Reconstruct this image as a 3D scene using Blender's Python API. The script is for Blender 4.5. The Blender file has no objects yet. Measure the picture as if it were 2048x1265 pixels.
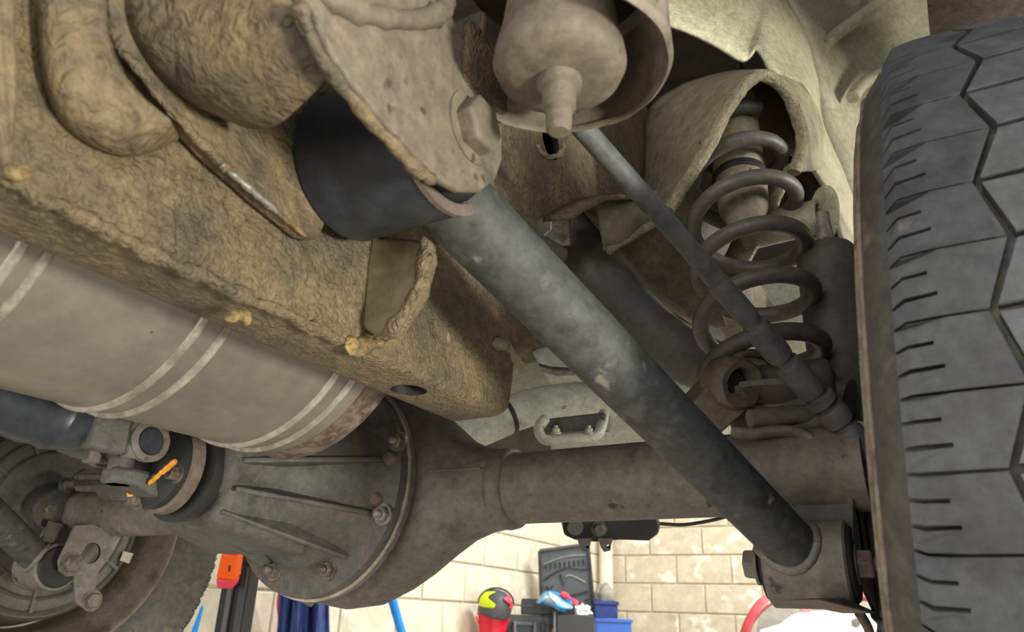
import bpy, bmesh, math, random
from mathutils import Vector, Matrix
from math import sin, cos, pi, radians, sqrt, atan2
random.seed(7)
scene = bpy.context.scene
C = scene.collection

# ------------------------------------------------------------------ camera, world, lights, exposure
FPX = 1490.0
CAM = Vector((0.0, 0.0, 1.15))
_y, _p, _r = radians(31), radians(22), radians(2)
W_ = Vector((-sin(_y)*cos(_p), cos(_y)*cos(_p), sin(_p)))
U0 = Vector((cos(_y), sin(_y), 0.0)); V0 = U0.cross(W_)
U_ = U0*cos(_r) + V0*sin(_r); V_ = V0*cos(_r) - U0*sin(_r)
cam_d = bpy.data.cameras.new('camera'); cam = bpy.data.objects.new('camera', cam_d); C.objects.link(cam)
cam_d.sensor_width = 36.0; cam_d.lens = 36.0*FPX/2048.0
cam_d.clip_start = 0.01; cam_d.clip_end = 100
cam_d.dof.use_dof = True; cam_d.dof.focus_distance = 0.80; cam_d.dof.aperture_fstop = 11.0
cam.matrix_world = Matrix(((U_.x, V_.x, -W_.x, CAM.x), (U_.y, V_.y, -W_.y, CAM.y), (U_.z, V_.z, -W_.z, CAM.z), (0, 0, 0, 1)))
scene.camera = cam

world = bpy.data.worlds.new('world'); scene.world = world; world.use_nodes = True
_bg = world.node_tree.nodes['Background']
_bg.inputs['Color'].default_value = (1.0, 0.985, 0.955, 1); _bg.inputs['Strength'].default_value = 0.95

def area(name, loc, target, size, power, color):
    l = bpy.data.lights.new(name, 'AREA'); l.shape = 'RECTANGLE'; l.size, l.size_y = size; l.energy = power; l.color = color
    o = bpy.data.objects.new(name, l); C.objects.link(o); o.location = loc
    o.rotation_euler = (Vector(target) - Vector(loc)).to_track_quat('-Z', 'Y').to_euler()
    return o
area('wheel_well_fill', (1.7, 1.55, 1.62), (-0.1, 1.15, 1.75), (0.4, 0.4), 30, (1.0, 0.98, 0.84))  # unseen lamp added outside the car to brighten the wheel well
area('side_panel_fill', (1.1, 0.1, 0.9), (-0.1, 1.05, 1.7), (0.2, 0.2), 20, (1.0, 0.98, 0.82))  # unseen fill, added from below to lift the inner side panel
area('ceiling_tube', (0.4, 3.6, 3.4), (-1.0, 4.4, 0.9), (1.5, 0.3), 68, (1.0, 0.98, 0.93))
area('near_side_fill', (-1.2, -3.0, 1.4), (-0.4, 0.6, 1.3), (2.4, 2.0), 42, (1.0, 0.96, 0.90))  # added warm fill behind the camera, its source is not seen

scene.view_settings.view_transform = 'Standard'
scene.view_settings.look = 'None'
scene.view_settings.gamma = 1.0
scene.view_settings.use_curve_mapping = False
scene.view_settings.exposure = 0.7

# ------------------------------------------------------------------ pixel -> world helpers (photograph 2048 x 1265)
def ray(px, py): return W_ + U_*((px-1024)/FPX) - V_*((py-632.5)/FPX)
def P(px, py, d): return CAM + ray(px, py)*d
def PX(px, py, x): r = ray(px, py); return CAM + r*((x-CAM.x)/r.x)
def PY(px, py, y): r = ray(px, py); return CAM + r*((y-CAM.y)/r.y)
def PZ(px, py, z): r = ray(px, py); return CAM + r*((z-CAM.z)/r.z)

# ------------------------------------------------------------------ materials
def hexc(h, k=1.0):
    h = h.lstrip('#'); v = [int(h[i:i+2], 16)/255 for i in (0, 2, 4)]
    return tuple(((c/12.92) if c <= 0.04045 else ((c+0.055)/1.055)**2.4)*k for c in v) + (1.0,)

def mat(name, cols, scale=14, rough=0.75, metal=0.0, bump=0.3, bscale=120, spots=None, spot_scale=60, spot_amt=0.62, bdist=0.004, detail=6, stretch=None, wet=0.0, second=None, grit=0.28, grit_scale=90):
    """cols: 2-4 colours mixed by noise; bump: fine relief; spots: colour of specks or stains"""
    m = bpy.data.materials.new(name); m.use_nodes = True
    nt = m.node_tree; N = nt.nodes; L = nt.links
    b = N['Principled BSDF']; b.inputs['Metallic'].default_value = metal
    tc = N.new('ShaderNodeTexCoord'); src = tc.outputs['Object']
    if name.endswith('block'):      # every block its own stains
        oi = N.new('ShaderNodeObjectInfo'); va = N.new('ShaderNodeVectorMath'); va.operation = 'MULTIPLY_ADD'
        va.inputs[1].default_value = (23.0, 17.0, 31.0); L.new(oi.outputs['Random'], va.inputs[0]); L.new(src, va.inputs[2]); src = va.outputs['Vector']
    if stretch:
        mp = N.new('ShaderNodeMapping'); mp.inputs['Scale'].default_value = stretch; L.new(src, mp.inputs['Vector']); src = mp.outputs['Vector']
    n1 = N.new('ShaderNodeTexNoise'); n1.inputs['Scale'].default_value = scale; n1.inputs['Detail'].default_value = detail; n1.inputs['Roughness'].default_value = 0.62
    L.new(src, n1.inputs['Vector'])
    cr = N.new('ShaderNodeValToRGB'); L.new(n1.outputs['Fac'], cr.inputs['Fac'])
    k = len(cols); els = cr.color_ramp.elements
    while len(els) < k: els.new(0.5)
    for i, c in enumerate(cols):
        els[i].position = 0.34 + 0.32*i/(k-1); els[i].color = hexc(c) if isinstance(c, str) else c
    out = cr.outputs['Color']
    if spots:
        n2 = N.new('ShaderNodeTexNoise'); n2.inputs['Scale'].default_value = spot_scale; n2.inputs['Detail'].default_value = 3
        L.new(src, n2.inputs['Vector'])
        r2 = N.new('ShaderNodeValToRGB'); r2.color_ramp.elements[0].position = spot_amt; r2.color_ramp.elements[1].position = spot_amt+0.06
        L.new(n2.outputs['Fac'], r2.inputs['Fac'])
        mx = N.new('ShaderNodeMix'); mx.data_type = 'RGBA'; L.new(r2.outputs['Color'], mx.inputs['Factor'])
        L.new(out, mx.inputs['A']); mx.inputs['B'].default_value = hexc(spots); out = mx.outputs['Result']
    if grit:
        n3 = N.new('ShaderNodeTexNoise'); n3.inputs['Scale'].default_value = grit_scale; n3.inputs['Detail'].default_value = 5; n3.inputs['Roughness'].default_value = 0.75
        L.new(tc.outputs['Object'], n3.inputs['Vector'])
        g3 = N.new('ShaderNodeMapRange'); g3.inputs['From Min'].default_value = 0.32; g3.inputs['From Max'].default_value = 0.68
        g3.inputs['To Min'].default_value = 1-grit; g3.inputs['To Max'].default_value = 1+grit*0.8; L.new(n3.outputs['Fac'], g3.inputs['Value'])
        m3 = N.new('ShaderNodeMix'); m3.data_type = 'RGBA'; m3.blend_type = 'MULTIPLY'; m3.inputs['Factor'].default_value = 1.0
        L.new(out, m3.inputs['A']); L.new(g3.outputs['Result'], m3.inputs['B']); out = m3.outputs['Result']
    L.new(out, b.inputs['Base Color'])
    rr = N.new('ShaderNodeMapRange'); rr.inputs['To Min'].default_value = max(0.05, rough-0.12); rr.inputs['To Max'].default_value = min(1, rough+0.12)
    L.new(n1.outputs['Fac'], rr.inputs['Value']); L.new(rr.outputs['Result'], b.inputs['Roughness'])
    if bump:
        nb = N.new('ShaderNodeTexNoise'); nb.inputs['Scale'].default_value = bscale; nb.inputs['Detail'].default_value = 4; nb.inputs['Roughness'].default_value = 0.6
        L.new(tc.outputs['Object'], nb.inputs['Vector'])
        bp = N.new('ShaderNodeBump'); bp.inputs['Strength'].default_value = bump; bp.inputs['Distance'].default_value = bdist
        L.new(nb.outputs['Fac'], bp.inputs['Height'])
        if second:
            vo = N.new('ShaderNodeTexNoise'); vo.inputs['Scale'].default_value = second[0]; vo.inputs['Detail'].default_value = 2; vo.inputs['Distortion'].default_value = 1.6
            L.new(tc.outputs['Object'], vo.inputs['Vector'])
            b2 = N.new('ShaderNodeBump'); b2.inputs['Strength'].default_value = second[1]; b2.inputs['Distance'].default_value = second[2]
            L.new(vo.outputs['Fac'], b2.inputs['Height']); L.new(bp.outputs['Normal'], b2.inputs['Normal']); L.new(b2.outputs['Normal'], b.inputs['Normal'])
        else:
            L.new(bp.outputs['Normal'], b.inputs['Normal'])
    return m

M = {}
M['undercoat'] = mat('dusty_undercoat', ['#52483b', '#6b5d4a', '#7c6b51', '#615647'], 9, 0.72, 0, 0.55, 210, '#9a8564', 34, 0.68, 0.004, second=(150, 0.8, 0.007), grit=0.35)
M['undercoat_gold'] = mat('ochre_sealant', ['#6d5d42', '#8f7850', '#b09056'], 90, 0.6, 0, 0.9, 220, None, bdist=0.006, grit=0.4)
M['bracket_tan'] = mat('tan_bracket', ['#50463a', '#695b48', '#7a694e', '#5c5041'], 18, 0.7, 0, 0.35, 150, '#584838', 60, 0.64, 0.003, second=(95, 0.6, 0.006), grit=0.3)
M['bracket_pink'] = mat('dusty_steel_bracket', ['#5a5047', '#75695c', '#685d52', '#82735f'], 20, 0.68, 0, 0.25, 170, '#493c33', 60, 0.66, 0.002)
M['body_paint'] = mat('stone_chip_body', ['#9c9780', '#b0ab92', '#a5a085'], 10, 0.42, 0, 0.45, 260, '#6f6850', 90, 0.7, 0.003, second=(60, 0.3, 0.006))
M['body_smooth'] = mat('wheel_well_paint', ['#8f8c7a', '#a19d88', '#8b8470'], 7, 0.45, 0, 0.2, 200, '#6a6454', 110, 0.7, 0.002)
M['body_grey'] = mat('grey_green_body', ['#a6aa9a', '#b9bcab', '#9b9f8e'], 6, 0.5, 0, 0.12, 150, '#7d7564', 30, 0.7, 0.002)
M['tower'] = mat('tower_paint', ['#7d7460', '#918771', '#6e6552'], 14, 0.6, 0, 0.5, 280, '#4e4636', 60, 0.7, 0.003)
M['pale_tan'] = mat('pale_tan_paint', ['#7f725a', '#93866a', '#857860'], 14, 0.55, 0, 0.3, 150, '#5a4e3c', 40, 0.7, 0.002)
M['weld'] = mat('rough_sealer', ['#7c745c', '#a39a7c', '#8b8268'], 60, 0.5, 0, 0.9, 220, None, bdist=0.007)
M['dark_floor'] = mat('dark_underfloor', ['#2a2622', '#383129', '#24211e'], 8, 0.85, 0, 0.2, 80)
M['arm'] = mat('black_scuffed_arm', ['#323333', '#484a4a', '#3b3d3d', '#595a5a'], 26, 0.68, 0, 0.12, 180, '#777366', 45, 0.68, 0.002, stretch=(1, 1, 1))
M['black_gloss'] = mat('black_bush_paint', ['#23262c', '#333842', '#2a2d33'], 20, 0.38, 0, 0.12, 120, '#6c6a62', 60, 0.72, 0.002)
M['rubber'] = mat('black_rubber', ['#1c1c1d', '#272728'], 20, 0.7, 0, 0.1, 90)
M['axle'] = mat('dusty_axle_steel', ['#5b5650', '#726c64', '#67615a', '#7b736a'], 13, 0.62, 0, 0.22, 190, '#3b3936', 55, 0.67, 0.002)
M['axle_dark'] = mat('diff_casting', ['#40403f', '#595753', '#4d4c4a', '#655c51'], 17, 0.6, 0, 0.3, 170, '#665443', 22, 0.66, 0.003)
M['gasket'] = mat('gasket_sealant', ['#8f8778', '#b4ab98'], 40, 0.5, 0, 0.2, 150)
M['nut'] = mat('zinc_nut', ['#77756d', '#8f8c82', '#5e5a52'], 60, 0.42, 0.35, 0.15, 200)
M['nut_dark'] = mat('grimy_nut', ['#574f47', '#6d6257', '#463f39'], 60, 0.5, 0.2, 0.2, 200)
M['rust'] = mat('rusty_bolt', ['#5d4f48', '#74655c', '#685b54'], 50, 0.7, 0.1, 0.3, 200)
M['orange'] = mat('orange_paint_mark', ['#d98a1e', '#f0a535'], 50, 0.45, 0, 0.1, 100)
M['muffler'] = mat('aluminised_muffler', ['#86817a', '#928c85', '#7f7a74', '#8c847b'], 5, 0.40, 0.5, 0.05, 90, '#4d4138', 90, 0.75, 0.001, grit=0.1)
M['muffler_bead'] = mat('muffler_bead_metal', ['#a39d93', '#bbb5aa', '#8c857a'], 30, 0.4, 0.45, 0.1, 120)
M['muffler_rust'] = mat('muffler_rust', ['#6d5a50', '#83746a', '#5a4238', '#8c8379'], 30, 0.55, 0.3, 0.2, 120)
M['cable'] = mat('grey_cable_sheath', ['#4d4f51', '#5f6062', '#56544f'], 40, 0.6, 0, 0.15, 150, '#82715a', 18, 0.68, 0.002)
M['spring'] = mat('spring_steel', ['#4f4d48', '#63605a', '#57544e'], 20, 0.5, 0, 0.1, 150)
M['shock'] = mat('shock_body', ['#4a4846', '#5b5856', '#535150'], 10, 0.55, 0, 0.08, 150)
M['tyre'] = mat('tyre_rubber', ['#404144', '#505256', '#494b4e'], 16, 0.68, 0, 0.12, 110, '#6c6760', 30, 0.68, 0.002)
M['tyre_side'] = mat('dusty_tyre_sidewall', ['#45423f', '#55504a', '#4a4744', '#665d52'], 18, 0.75, 0, 0.25, 120, '#80745f', 36, 0.70, 0.002)
M['tyre_mud'] = mat('dried_mud', ['#6b6154', '#857868', '#5c544a'], 40, 0.85, 0, 0.3, 150)
M['rim'] = mat('grimy_rim', ['#645a50', '#7a6e62', '#564e47'], 10, 0.42, 0.3, 0.08, 120, '#8b8072', 60, 0.74, 0.001)
M['drum'] = mat('brake_backing_plate', ['#4a4845', '#5b5853', '#3d3b39'], 9, 0.65, 0, 0.2, 120)
M['pale_label'] = mat('paper_label', ['#8f8878', '#a59d8b'], 40, 0.6, 0, 0, grit=0.0)
M['block'] = mat('cream_painted_block', ['#d6cdb4', '#e2dac6', '#d4ccb6', '#e9e3d3'], 3.2, 0.8, 0, 0.2, 60, '#f3efe3', 7, 0.66, 0.004, grit=0.08, grit_scale=25)
M['block_grey'] = mat('worn_painted_block', ['#c2b9a0', '#d3cab3', '#c8bfa6', '#ddd6c4'], 4.5, 0.8, 0, 0.2, 60, '#efeadb', 6, 0.6, 0.004, grit=0.12, grit_scale=18)
M['mortar'] = mat('mortar', ['#c0b7a0', '#cdc4ae'], 20, 0.9, 0, 0.3, 90)
M['concrete'] = mat('concrete_floor', ['#8b867c', '#9c978c', '#928d82'], 2, 0.8, 0, 0.2, 40)
M['case'] = mat('charcoal_plastic', ['#3d4043', '#4a4e52'], 10, 0.5, 0, 0.1, 200, grit=0.0)
M['case_black'] = mat('black_plastic', ['#2a2b2c', '#353637'], 10, 0.5, 0, 0.1, 200, grit=0.0)
M['lid'] = mat('blue_grey_foam', ['#5d656b', '#6c747a'], 10, 0.6, 0, 0.2, 120, grit=0.0)
M['lid_dark'] = mat('dark_foam_slot', ['#33383c', '#3d4246'], 10, 0.7, 0, 0, grit=0.0)
M['hivis'] = mat('hivis_yellow', ['#c6e600', '#d8f21a'], 12, 0.5, 0, 0, grit=0.0)
M['red'] = mat('red_plastic', ['#d4122f', '#e21f3d'], 6, 0.4, 0, 0, grit=0.0)
M['orange_lens'] = mat('orange_plastic', ['#ff5a00', '#ff6a0c'], 6, 0.4, 0, 0, grit=0.0)
M['pinkred'] = mat('coral_red_plastic', ['#e0304a', '#ee5266'], 10, 0.45, 0, 0, grit=0.0)
M['blue'] = mat('blue_plastic', ['#1f55b8', '#2a66cc'], 6, 0.4, 0, 0, grit=0.0)
M['navy'] = mat('navy_cloth', ['#26366b', '#334684', '#2c3d76'], 14, 0.85, 0, 0.3, 120, grit=0.0)
M['sky_blue'] = mat('bright_blue_strap', ['#1688e8', '#2c9cf4'], 10, 0.5, 0, 0, grit=0.0)
M['bag'] = mat('blue_white_bag', ['#2d86dc', '#4aa6ec', '#cfe6f4'], 9, 0.3, 0, 0.3, 30, grit=0.0)
M['tissue'] = mat('white_tissue', ['#e4e4e0', '#f4f4f2'], 10, 0.8, 0, 0.4, 40, grit=0.0)
M['brass'] = mat('brass', ['#c9a33a', '#e2bf55'], 20, 0.35, 0.6, 0, grit=0.0)
M['grey_cloth'] = mat('grey_cloth', ['#8a867c', '#a09b90'], 20, 0.85, 0, 0.2, 80, grit=0.0)
M['white_pipe'] = mat('white_pipe', ['#dcd6c6', '#ebe6d8'], 4, 0.5, 0, 0.05, 60, grit=0.0)
M['car_red'] = mat('faded_red_car_paint', ['#b8323c', '#cf5458', '#d98a80'], 5, 0.3, 0, 0, grit=0.0)
M['car_white'] = mat('white_car_panel', ['#e6e6e0', '#f1f1ec'], 3, 0.3, 0, 0, grit=0.0)
M['pink'] = mat('pink_panel', ['#e88aa2', '#f09ab0'], 6, 0.4, 0, 0, grit=0.0)
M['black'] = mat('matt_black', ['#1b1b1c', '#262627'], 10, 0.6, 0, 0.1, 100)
M['wood'] = mat('bench_wood', ['#8a6a45', '#a07f55'], 8, 0.7, 0, 0.2, 60)

# ------------------------------------------------------------------ mesh helpers
def frame_of(axis):
    a = Vector(axis).normalized()
    t = Vector((0, 0, 1)) if abs(a.z) < 0.9 else Vector((1, 0, 0))
    e1 = a.cross(t).normalized(); e2 = a.cross(e1).normalized()
    return a, e1, e2

def crv(pts, n):
    """catmull-rom resample of a list of Vectors"""
    pts = [Vector(p) for p in pts]; out = []
    k = len(pts)-1
    for i in range(n):
        t = i/(n-1)*k; j = min(int(t), k-1); f = t-j
        p1, p2 = pts[j], pts[j+1]; p0 = pts[j-1] if j > 0 else p1*2-p2; p3 = pts[j+2] if j+2 <= k else p2*2-p1
        out.append(0.5*((2*p1) + (p2-p0)*f + (2*p0-5*p1+4*p2-p3)*f*f + (3*p1-p0-3*p2+p3)*f**3))
    return out

class MB:
    def __init__(s): s.bm = bmesh.new()
    def ring(s, pts): return [s.bm.verts.new(p) for p in pts]
    def bridge(s, a, b, close=True):
        n = len(a)
        for i in range(n if close else n-1):
            j = (i+1) % n
            try: s.bm.faces.new((a[i], a[j], b[j], b[i]))
            except ValueError: pass
    def tube(s, path, rad, seg=20, caps=True, flat=1.0):
        path = [Vector(p) for p in path]; n = len(path)
        if not hasattr(rad, '__len__'): rad = [rad]*n
        t0 = (path[1]-path[0]).normalized(); _, e1, _ = frame_of(t0); rings = []
        for i, p in enumerate(path):
            t = (path[min(i+1, n-1)]-path[max(i-1, 0)]).normalized()
            e1 = (e1-t*e1.dot(t)).normalized(); e2 = t.cross(e1)
            rings.append(s.ring([p+(e1*cos(2*pi*k/seg)+e2*sin(2*pi*k/seg)*flat)*rad[i] for k in range(seg)]))
        for a, b in zip(rings, rings[1:]): s.bridge(a, b)
        if caps: s.bm.faces.new(rings[0][::-1]); s.bm.faces.new(rings[-1])
        return s
    def lathe(s, o, axis, prof, seg=40, caps=True, a0=0.0, a1=2*pi):
        o = Vector(o); a, e1, e2 = frame_of(axis); full = abs(a1-a0-2*pi) < 1e-6; rings = []
        m = seg if full else seg+1
        for t, r in prof:
            rings.append(s.ring([o+a*t+(e1*cos(a0+(a1-a0)*k/seg)+e2*sin(a0+(a1-a0)*k/seg))*max(r, 1e-5) for k in range(m)]))
        for x, y in zip(rings, rings[1:]): s.bridge(x, y, full)
        if caps and full: s.bm.faces.new(rings[0][::-1]); s.bm.faces.new(rings[-1])
        return s
    def prism(s, poly, vec):
        a = s.ring(poly); b = s.ring([Vector(p)+Vector(vec) for p in poly])
        s.bridge(a, b); s.bm.faces.new(a[::-1]); s.bm.faces.new(b); return s
    def box(s, c, size, rot=None):
        c = Vector(c); h = Vector(size)*0.5; R = rot or Matrix.Identity(3)
        v = [s.bm.verts.new(c+R@Vector((x*h.x, y*h.y, z*h.z))) for x in (-1, 1) for y in (-1, 1) for z in (-1, 1)]
        for f in ((0, 1, 3, 2), (4, 6, 7, 5), (0, 4, 5, 1), (2, 3, 7, 6), (0, 2, 6, 4), (1, 5, 7, 3)): s.bm.faces.new([v[i] for i in f])
        return s
    def hexa(s, o, axis, r, h, ch=0.15):
        o = Vector(o); a, e1, e2 = frame_of(axis)
        rs = [s.ring([o+a*t+(e1*cos(pi*k/3)+e2*sin(pi*k/3))*q for k in range(6)]) for t, q in ((0, r), (h*(1-ch), r), (h, r*0.86))]
        s.bridge(rs[0], rs[1]); s.bridge(rs[1], rs[2]); s.bm.faces.new(rs[0][::-1]); s.bm.faces.new(rs[2]); return s
    def sheet(s, rows):
        g = [s.ring(r) for r in rows]
        for a, b in zip(g, g[1:]): s.bridge(a, b, False)
        return s
    def loft(s, secs):
        rs = [s.ring(x) for x in secs]
        for a, b in zip(rs, rs[1:]): s.bridge(a, b)
        s.bm.faces.new(rs[0][::-1]); s.bm.faces.new(rs[-1]); return s
    def jitter(s, amt, freq=40, seed=0):
        from mathutils import noise
        for v in s.bm.verts:
            v.co += noise.noise_vector(v.co*freq+Vector((seed, seed*1.7, 0)))*amt
        return s
    def build(s, name, m, parent=None, bevel=0, sub=0, solid=0, smooth=42, label=None, kind=None, seg=2, solid_off=0):
        bm = s.bm
        bmesh.ops.recalc_face_normals(bm, faces=bm.faces)
        if parent is not None: o0 = parent['_o'] if '_o' in parent else (0, 0, 0)
        else:
            n = max(1, len(bm.verts)); o0 = (sum(v.co.x for v in bm.verts)/n, sum(v.co.y for v in bm.verts)/n, min(v.co.z for v in bm.verts))
        o0 = Vector(o0)
        bmesh.ops.translate(bm, verts=bm.verts, vec=-o0)
        me = bpy.data.meshes.new(name); bm.to_mesh(me); bm.free()
        me.polygons.foreach_set('use_smooth', [True]*len(me.polygons))
        try: me.set_sharp_from_angle(angle=radians(smooth))
        except Exception: pass
        o = bpy.data.objects.new(name, me); C.objects.link(o)
        if isinstance(m, str): m = M[m]
        me.materials.append(m)
        if parent is not None: o.parent = parent; o['_o'] = list(o0)
        else: o.location = o0; o['_o'] = list(o0)
        if solid:
            md = o.modifiers.new('solid', 'SOLIDIFY'); md.thickness = solid; md.offset = solid_off
        if sub:
            md = o.modifiers.new('sub', 'SUBSURF'); md.levels = sub; md.render_levels = sub
        if bevel:
            md = o.modifiers.new('bev', 'BEVEL'); md.width = bevel; md.segments = seg; md.limit_method = 'ANGLE'; md.angle_limit = radians(40)
        if label: o['label'] = label
        if kind: o['kind'] = kind
        return o

def thing(name, label, cat, loc, group=None):
    o = bpy.data.objects.new(name, None); C.objects.link(o); o.location = loc; o.empty_display_size = 0.05
    o['label'] = label; o['category'] = cat; o['_o'] = list(loc)
    if group: o['group'] = group
    return o
def tag(o, label, cat, group=None):
    o['label'] = label; o['category'] = cat
    if group: o['group'] = group
    return o
def cut(o, cutters):
    """boolean the cutter meshes out of o and drop them"""
    for c in cutters:
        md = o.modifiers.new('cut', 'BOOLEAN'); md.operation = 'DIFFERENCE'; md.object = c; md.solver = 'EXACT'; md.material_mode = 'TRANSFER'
    bpy.context.view_layer.update()
    dg = bpy.context.evaluated_depsgraph_get()
    me = bpy.data.meshes.new_from_object(o.evaluated_get(dg))
    o.modifiers.clear(); old = o.data; o.data = me; bpy.data.meshes.remove(old)
    for c in cutters: bpy.data.objects.remove(c, do_unlink=True)
    me.polygons.foreach_set('use_smooth', [True]*len(me.polygons)); me.set_sharp_from_angle(angle=radians(40))
XV, YV, ZV = Vector((1, 0, 0)), Vector((0, 1, 0)), Vector((0, 0, 1))
def bolt(parent, o, axis, r, h, m='nut', washer=True, stud=0.0, name='bolt'):
    o = Vector(o); a = Vector(axis).normalized(); b = MB()
    b.hexa(o, a, r, h)
    ob = b.build(name, m, parent, bevel=r*0.06, smooth=30)
    if washer: MB().lathe(o-a*0.0005, a, [(-0.001, r*1.32), (0.0016, r*1.32)], 24).build('washer', m, ob, smooth=30)
    if stud:
        pr = [(0, r*0.5)]
        n = max(4, int(stud/0.0016))
        for i in range(n): pr += [(h*0.6+stud*(i+0.25)/n, r*0.52), (h*0.6+stud*(i+0.75)/n, r*0.46)]
        pr.append((h*0.6+stud*1.02, r*0.4))
        MB().lathe(o, a, pr, 16).build('stud_thread', m, ob, smooth=60)
    return ob
# ------------------------------------------------------------------ setting: floor and block walls
MB().box((-1.0, 2.0, -0.05), (16, 16, 0.1)).build('floor', 'concrete', None)['kind'] = 'structure'
KC = P(1203, 1200, 5.7); KC.z = 0
_rl = ray(1900, 1265); DL = Vector((_rl.x, _rl.y, 0)).normalized()      # left wall runs along DL, away from the camera
DR = Vector((DL.y, -DL.x, 0))                                            # right wall runs along DR
BL, BH, BT = 0.39, 0.19, 0.012
def block_wall(name, o, d, nrm, length, z0, z1, bz0, bz1, t0, t1, m, first):
    R = Matrix((d, nrm, ZV)).transposed()
    c = o + d*(length/2) - nrm*0.1 + ZV*((z0+z1)/2)
    w = MB().box(c, (length, 0.2, z1-z0), R).build(name, 'mortar', None); w['kind'] = 'structure'
    w['label'] = first
    me = None; row = 0; z = bz0
    while z < bz1:
        off = -0.2 if row % 2 else 0.0; t = t0
        while t < t1:
            pos = o + d*(t+off) + nrm*0.0 + ZV*z
            if me is None:
                b = MB().box((0, 0, 0), (BL, BT*2, BH), R); q = b.build('block', m, w, bevel=0.006)
                me = q.data; md0 = True
            else:
                q = bpy.data.objects.new('block', me); C.objects.link(q); q.parent = w
                md = q.modifiers.new('bev', 'BEVEL'); md.width = 0.006; md.segments = 2
            for v in (): pass
            q.location = pos - Vector(w['_o']) + Vector((0, 0, BH/2)) + nrm*random.uniform(-0.002, 0.002)
            t += 0.4
        z += 0.2; row += 1
    return w
wl = block_wall('wall_left', KC, -DL, DR, 7.0, 0, 3.6, 0.82, 2.2, 0.2, 4.4, 'block', 'cream painted concrete block wall on the left')
wr = block_wall('wall_right', KC, DR, -DL, 5.0, 0, 3.6, 0.82, 2.2, 0.2, 3.0, 'block_grey', 'worn yellowish painted block wall behind the axle')
# the first block mesh of each wall was built around the wall's own origin, undo that shift
for w in (wl, wr):
    me = [c for c in w.children if c.name.startswith('block')][0].data
    n = len(me.vertices); cen = sum((v.co for v in me.vertices), Vector())/n
    for v in me.vertices: v.co -= cen
pp = thing('corner_pipe', 'white vertical pipe in the corner of the block walls', 'pipe', KC+DR*0.09-DL*0.12+ZV*0.0)
o_ = Vector(pp['_o'])
MB().tube([o_, o_+ZV*3.4], 0.05, 24).build('pipe', 'white_pipe', pp)
for z in (0.5, 2.3): MB().lathe(o_+ZV*z, ZV, [(-0.02, 0.056), (0.02, 0.056)], 24).build('pipe_clamp', 'white_pipe', pp)

# ------------------------------------------------------------------ car body
body = thing('car_body', 'pale painted underbody of the raised car with inner wheel arch', 'car body', (-0.71, 0.9, 1.4))
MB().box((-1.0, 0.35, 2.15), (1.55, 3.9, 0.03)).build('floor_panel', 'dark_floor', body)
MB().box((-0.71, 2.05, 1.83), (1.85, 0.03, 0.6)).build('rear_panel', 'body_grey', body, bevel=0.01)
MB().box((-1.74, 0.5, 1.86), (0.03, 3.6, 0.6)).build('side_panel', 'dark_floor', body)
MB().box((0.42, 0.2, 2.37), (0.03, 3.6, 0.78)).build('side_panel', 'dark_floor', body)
MB().sheet([[Vector((x, 2.0-0.25*t*t, 1.52+0.35*t)) for x in (-1.6, -1.2, -0.7, -0.2, 0.3)] for t in (0, 0.35, 0.7, 1.0)]).build('rear_floor', 'body_grey', body, solid=0.01)
# inner side panel next to the spring tower and wheel well
I_ = [(1300, 40, 1.10), (1420, 88, 1.13), (1488, 124, 1.15), (1513, 100, 1.16), (1546, 152, 1.15), (1590, 205, 1.12), (1612, 300, 1.09), (1655, 395, 1.07), (1688, 500, 1.04), (1712, 640, 1.0), (1725, 760, 0.97)]
O_ = [(1430, -130, 1.30), (1500, -80, 1.32), (1545, -40, 1.33), (1575, 0, 1.33), (1605, 70, 1.33), (1630, 150, 1.32), (1645, 250, 1.30), (1690, 360, 1.26), (1730, 480, 1.22), (1760, 620, 1.18), (1780, 760, 1.14)]
W2 = [(1800, -260, 1.55), (1830, -200, 1.56), (1850, -120, 1.56), (1870, -40, 1.56), (1890, 40, 1.55), (1910, 120, 1.54), (1930, 220, 1.52), (1940, 330, 1.5), (1950, 450, 1.46), (1960, 600, 1.42), (1970, 760, 1.38)]
ci = crv([P(*a) for a in I_], 60); co = crv([P(*a) for a in O_], 60); cw = crv([P(*a) for a in W2], 60)
rows = []
for k in range(13):
    t = k/12; row = []
    for a, b in zip(ci, co):
        p = a.lerp(b, t); p = p + (-U_*0.012 - W_*0.02)*sin(pi*t)
        row.append(p)
    rows.append(row)
MB().sheet(rows).jitter(0.004, 14).build('side_member_panel', 'body_paint', body, solid=0.006)
rows = []
for k in range(13):
    t = k/12; rows.append([a.lerp(b, t) + W_*0.05*sin(pi*t) for a, b in zip(co, cw)])
MB().sheet(rows).build('wheel_well', 'body_smooth', body, solid=0.006)
for (a, b, c_) in (((1560, -20), (1690, 60), (1640, 130)), ((1660, 250), (1740, 150), (1850, 80))):   # pressed ribs
    pass
MB().tube(crv([P(1625, 135, 1.36), P(1660, 80, 1.40), P(1740, 20, 1.45), P(1800, -30, 1.47)], 14), 0.012, 10).build('pressed_rib', 'body_smooth', body)
MB().tube(crv([P(1705, 195, 1.35), P(1730, 165, 1.38), P(1800, 130, 1.42)], 14), 0.012, 10).build('pressed_rib', 'body_smooth', body)
MB().box((0.05, 0.2, 2.75), (0.8, 3.6, 0.03)).build('arch_roof', 'dark_floor', body)  # unseen sheet, added to stop sky light leaking into the wheel well
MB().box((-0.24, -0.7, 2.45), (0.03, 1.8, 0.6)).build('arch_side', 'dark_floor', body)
MB().lathe((0.06, 0.80, 1.30), XV, [(0.0, 0.50), (0.36, 0.50)], 40, caps=False, a0=radians(228), a1=radians(292)).build('arch_liner', 'bracket_pink', body, solid=0.006)
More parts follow.
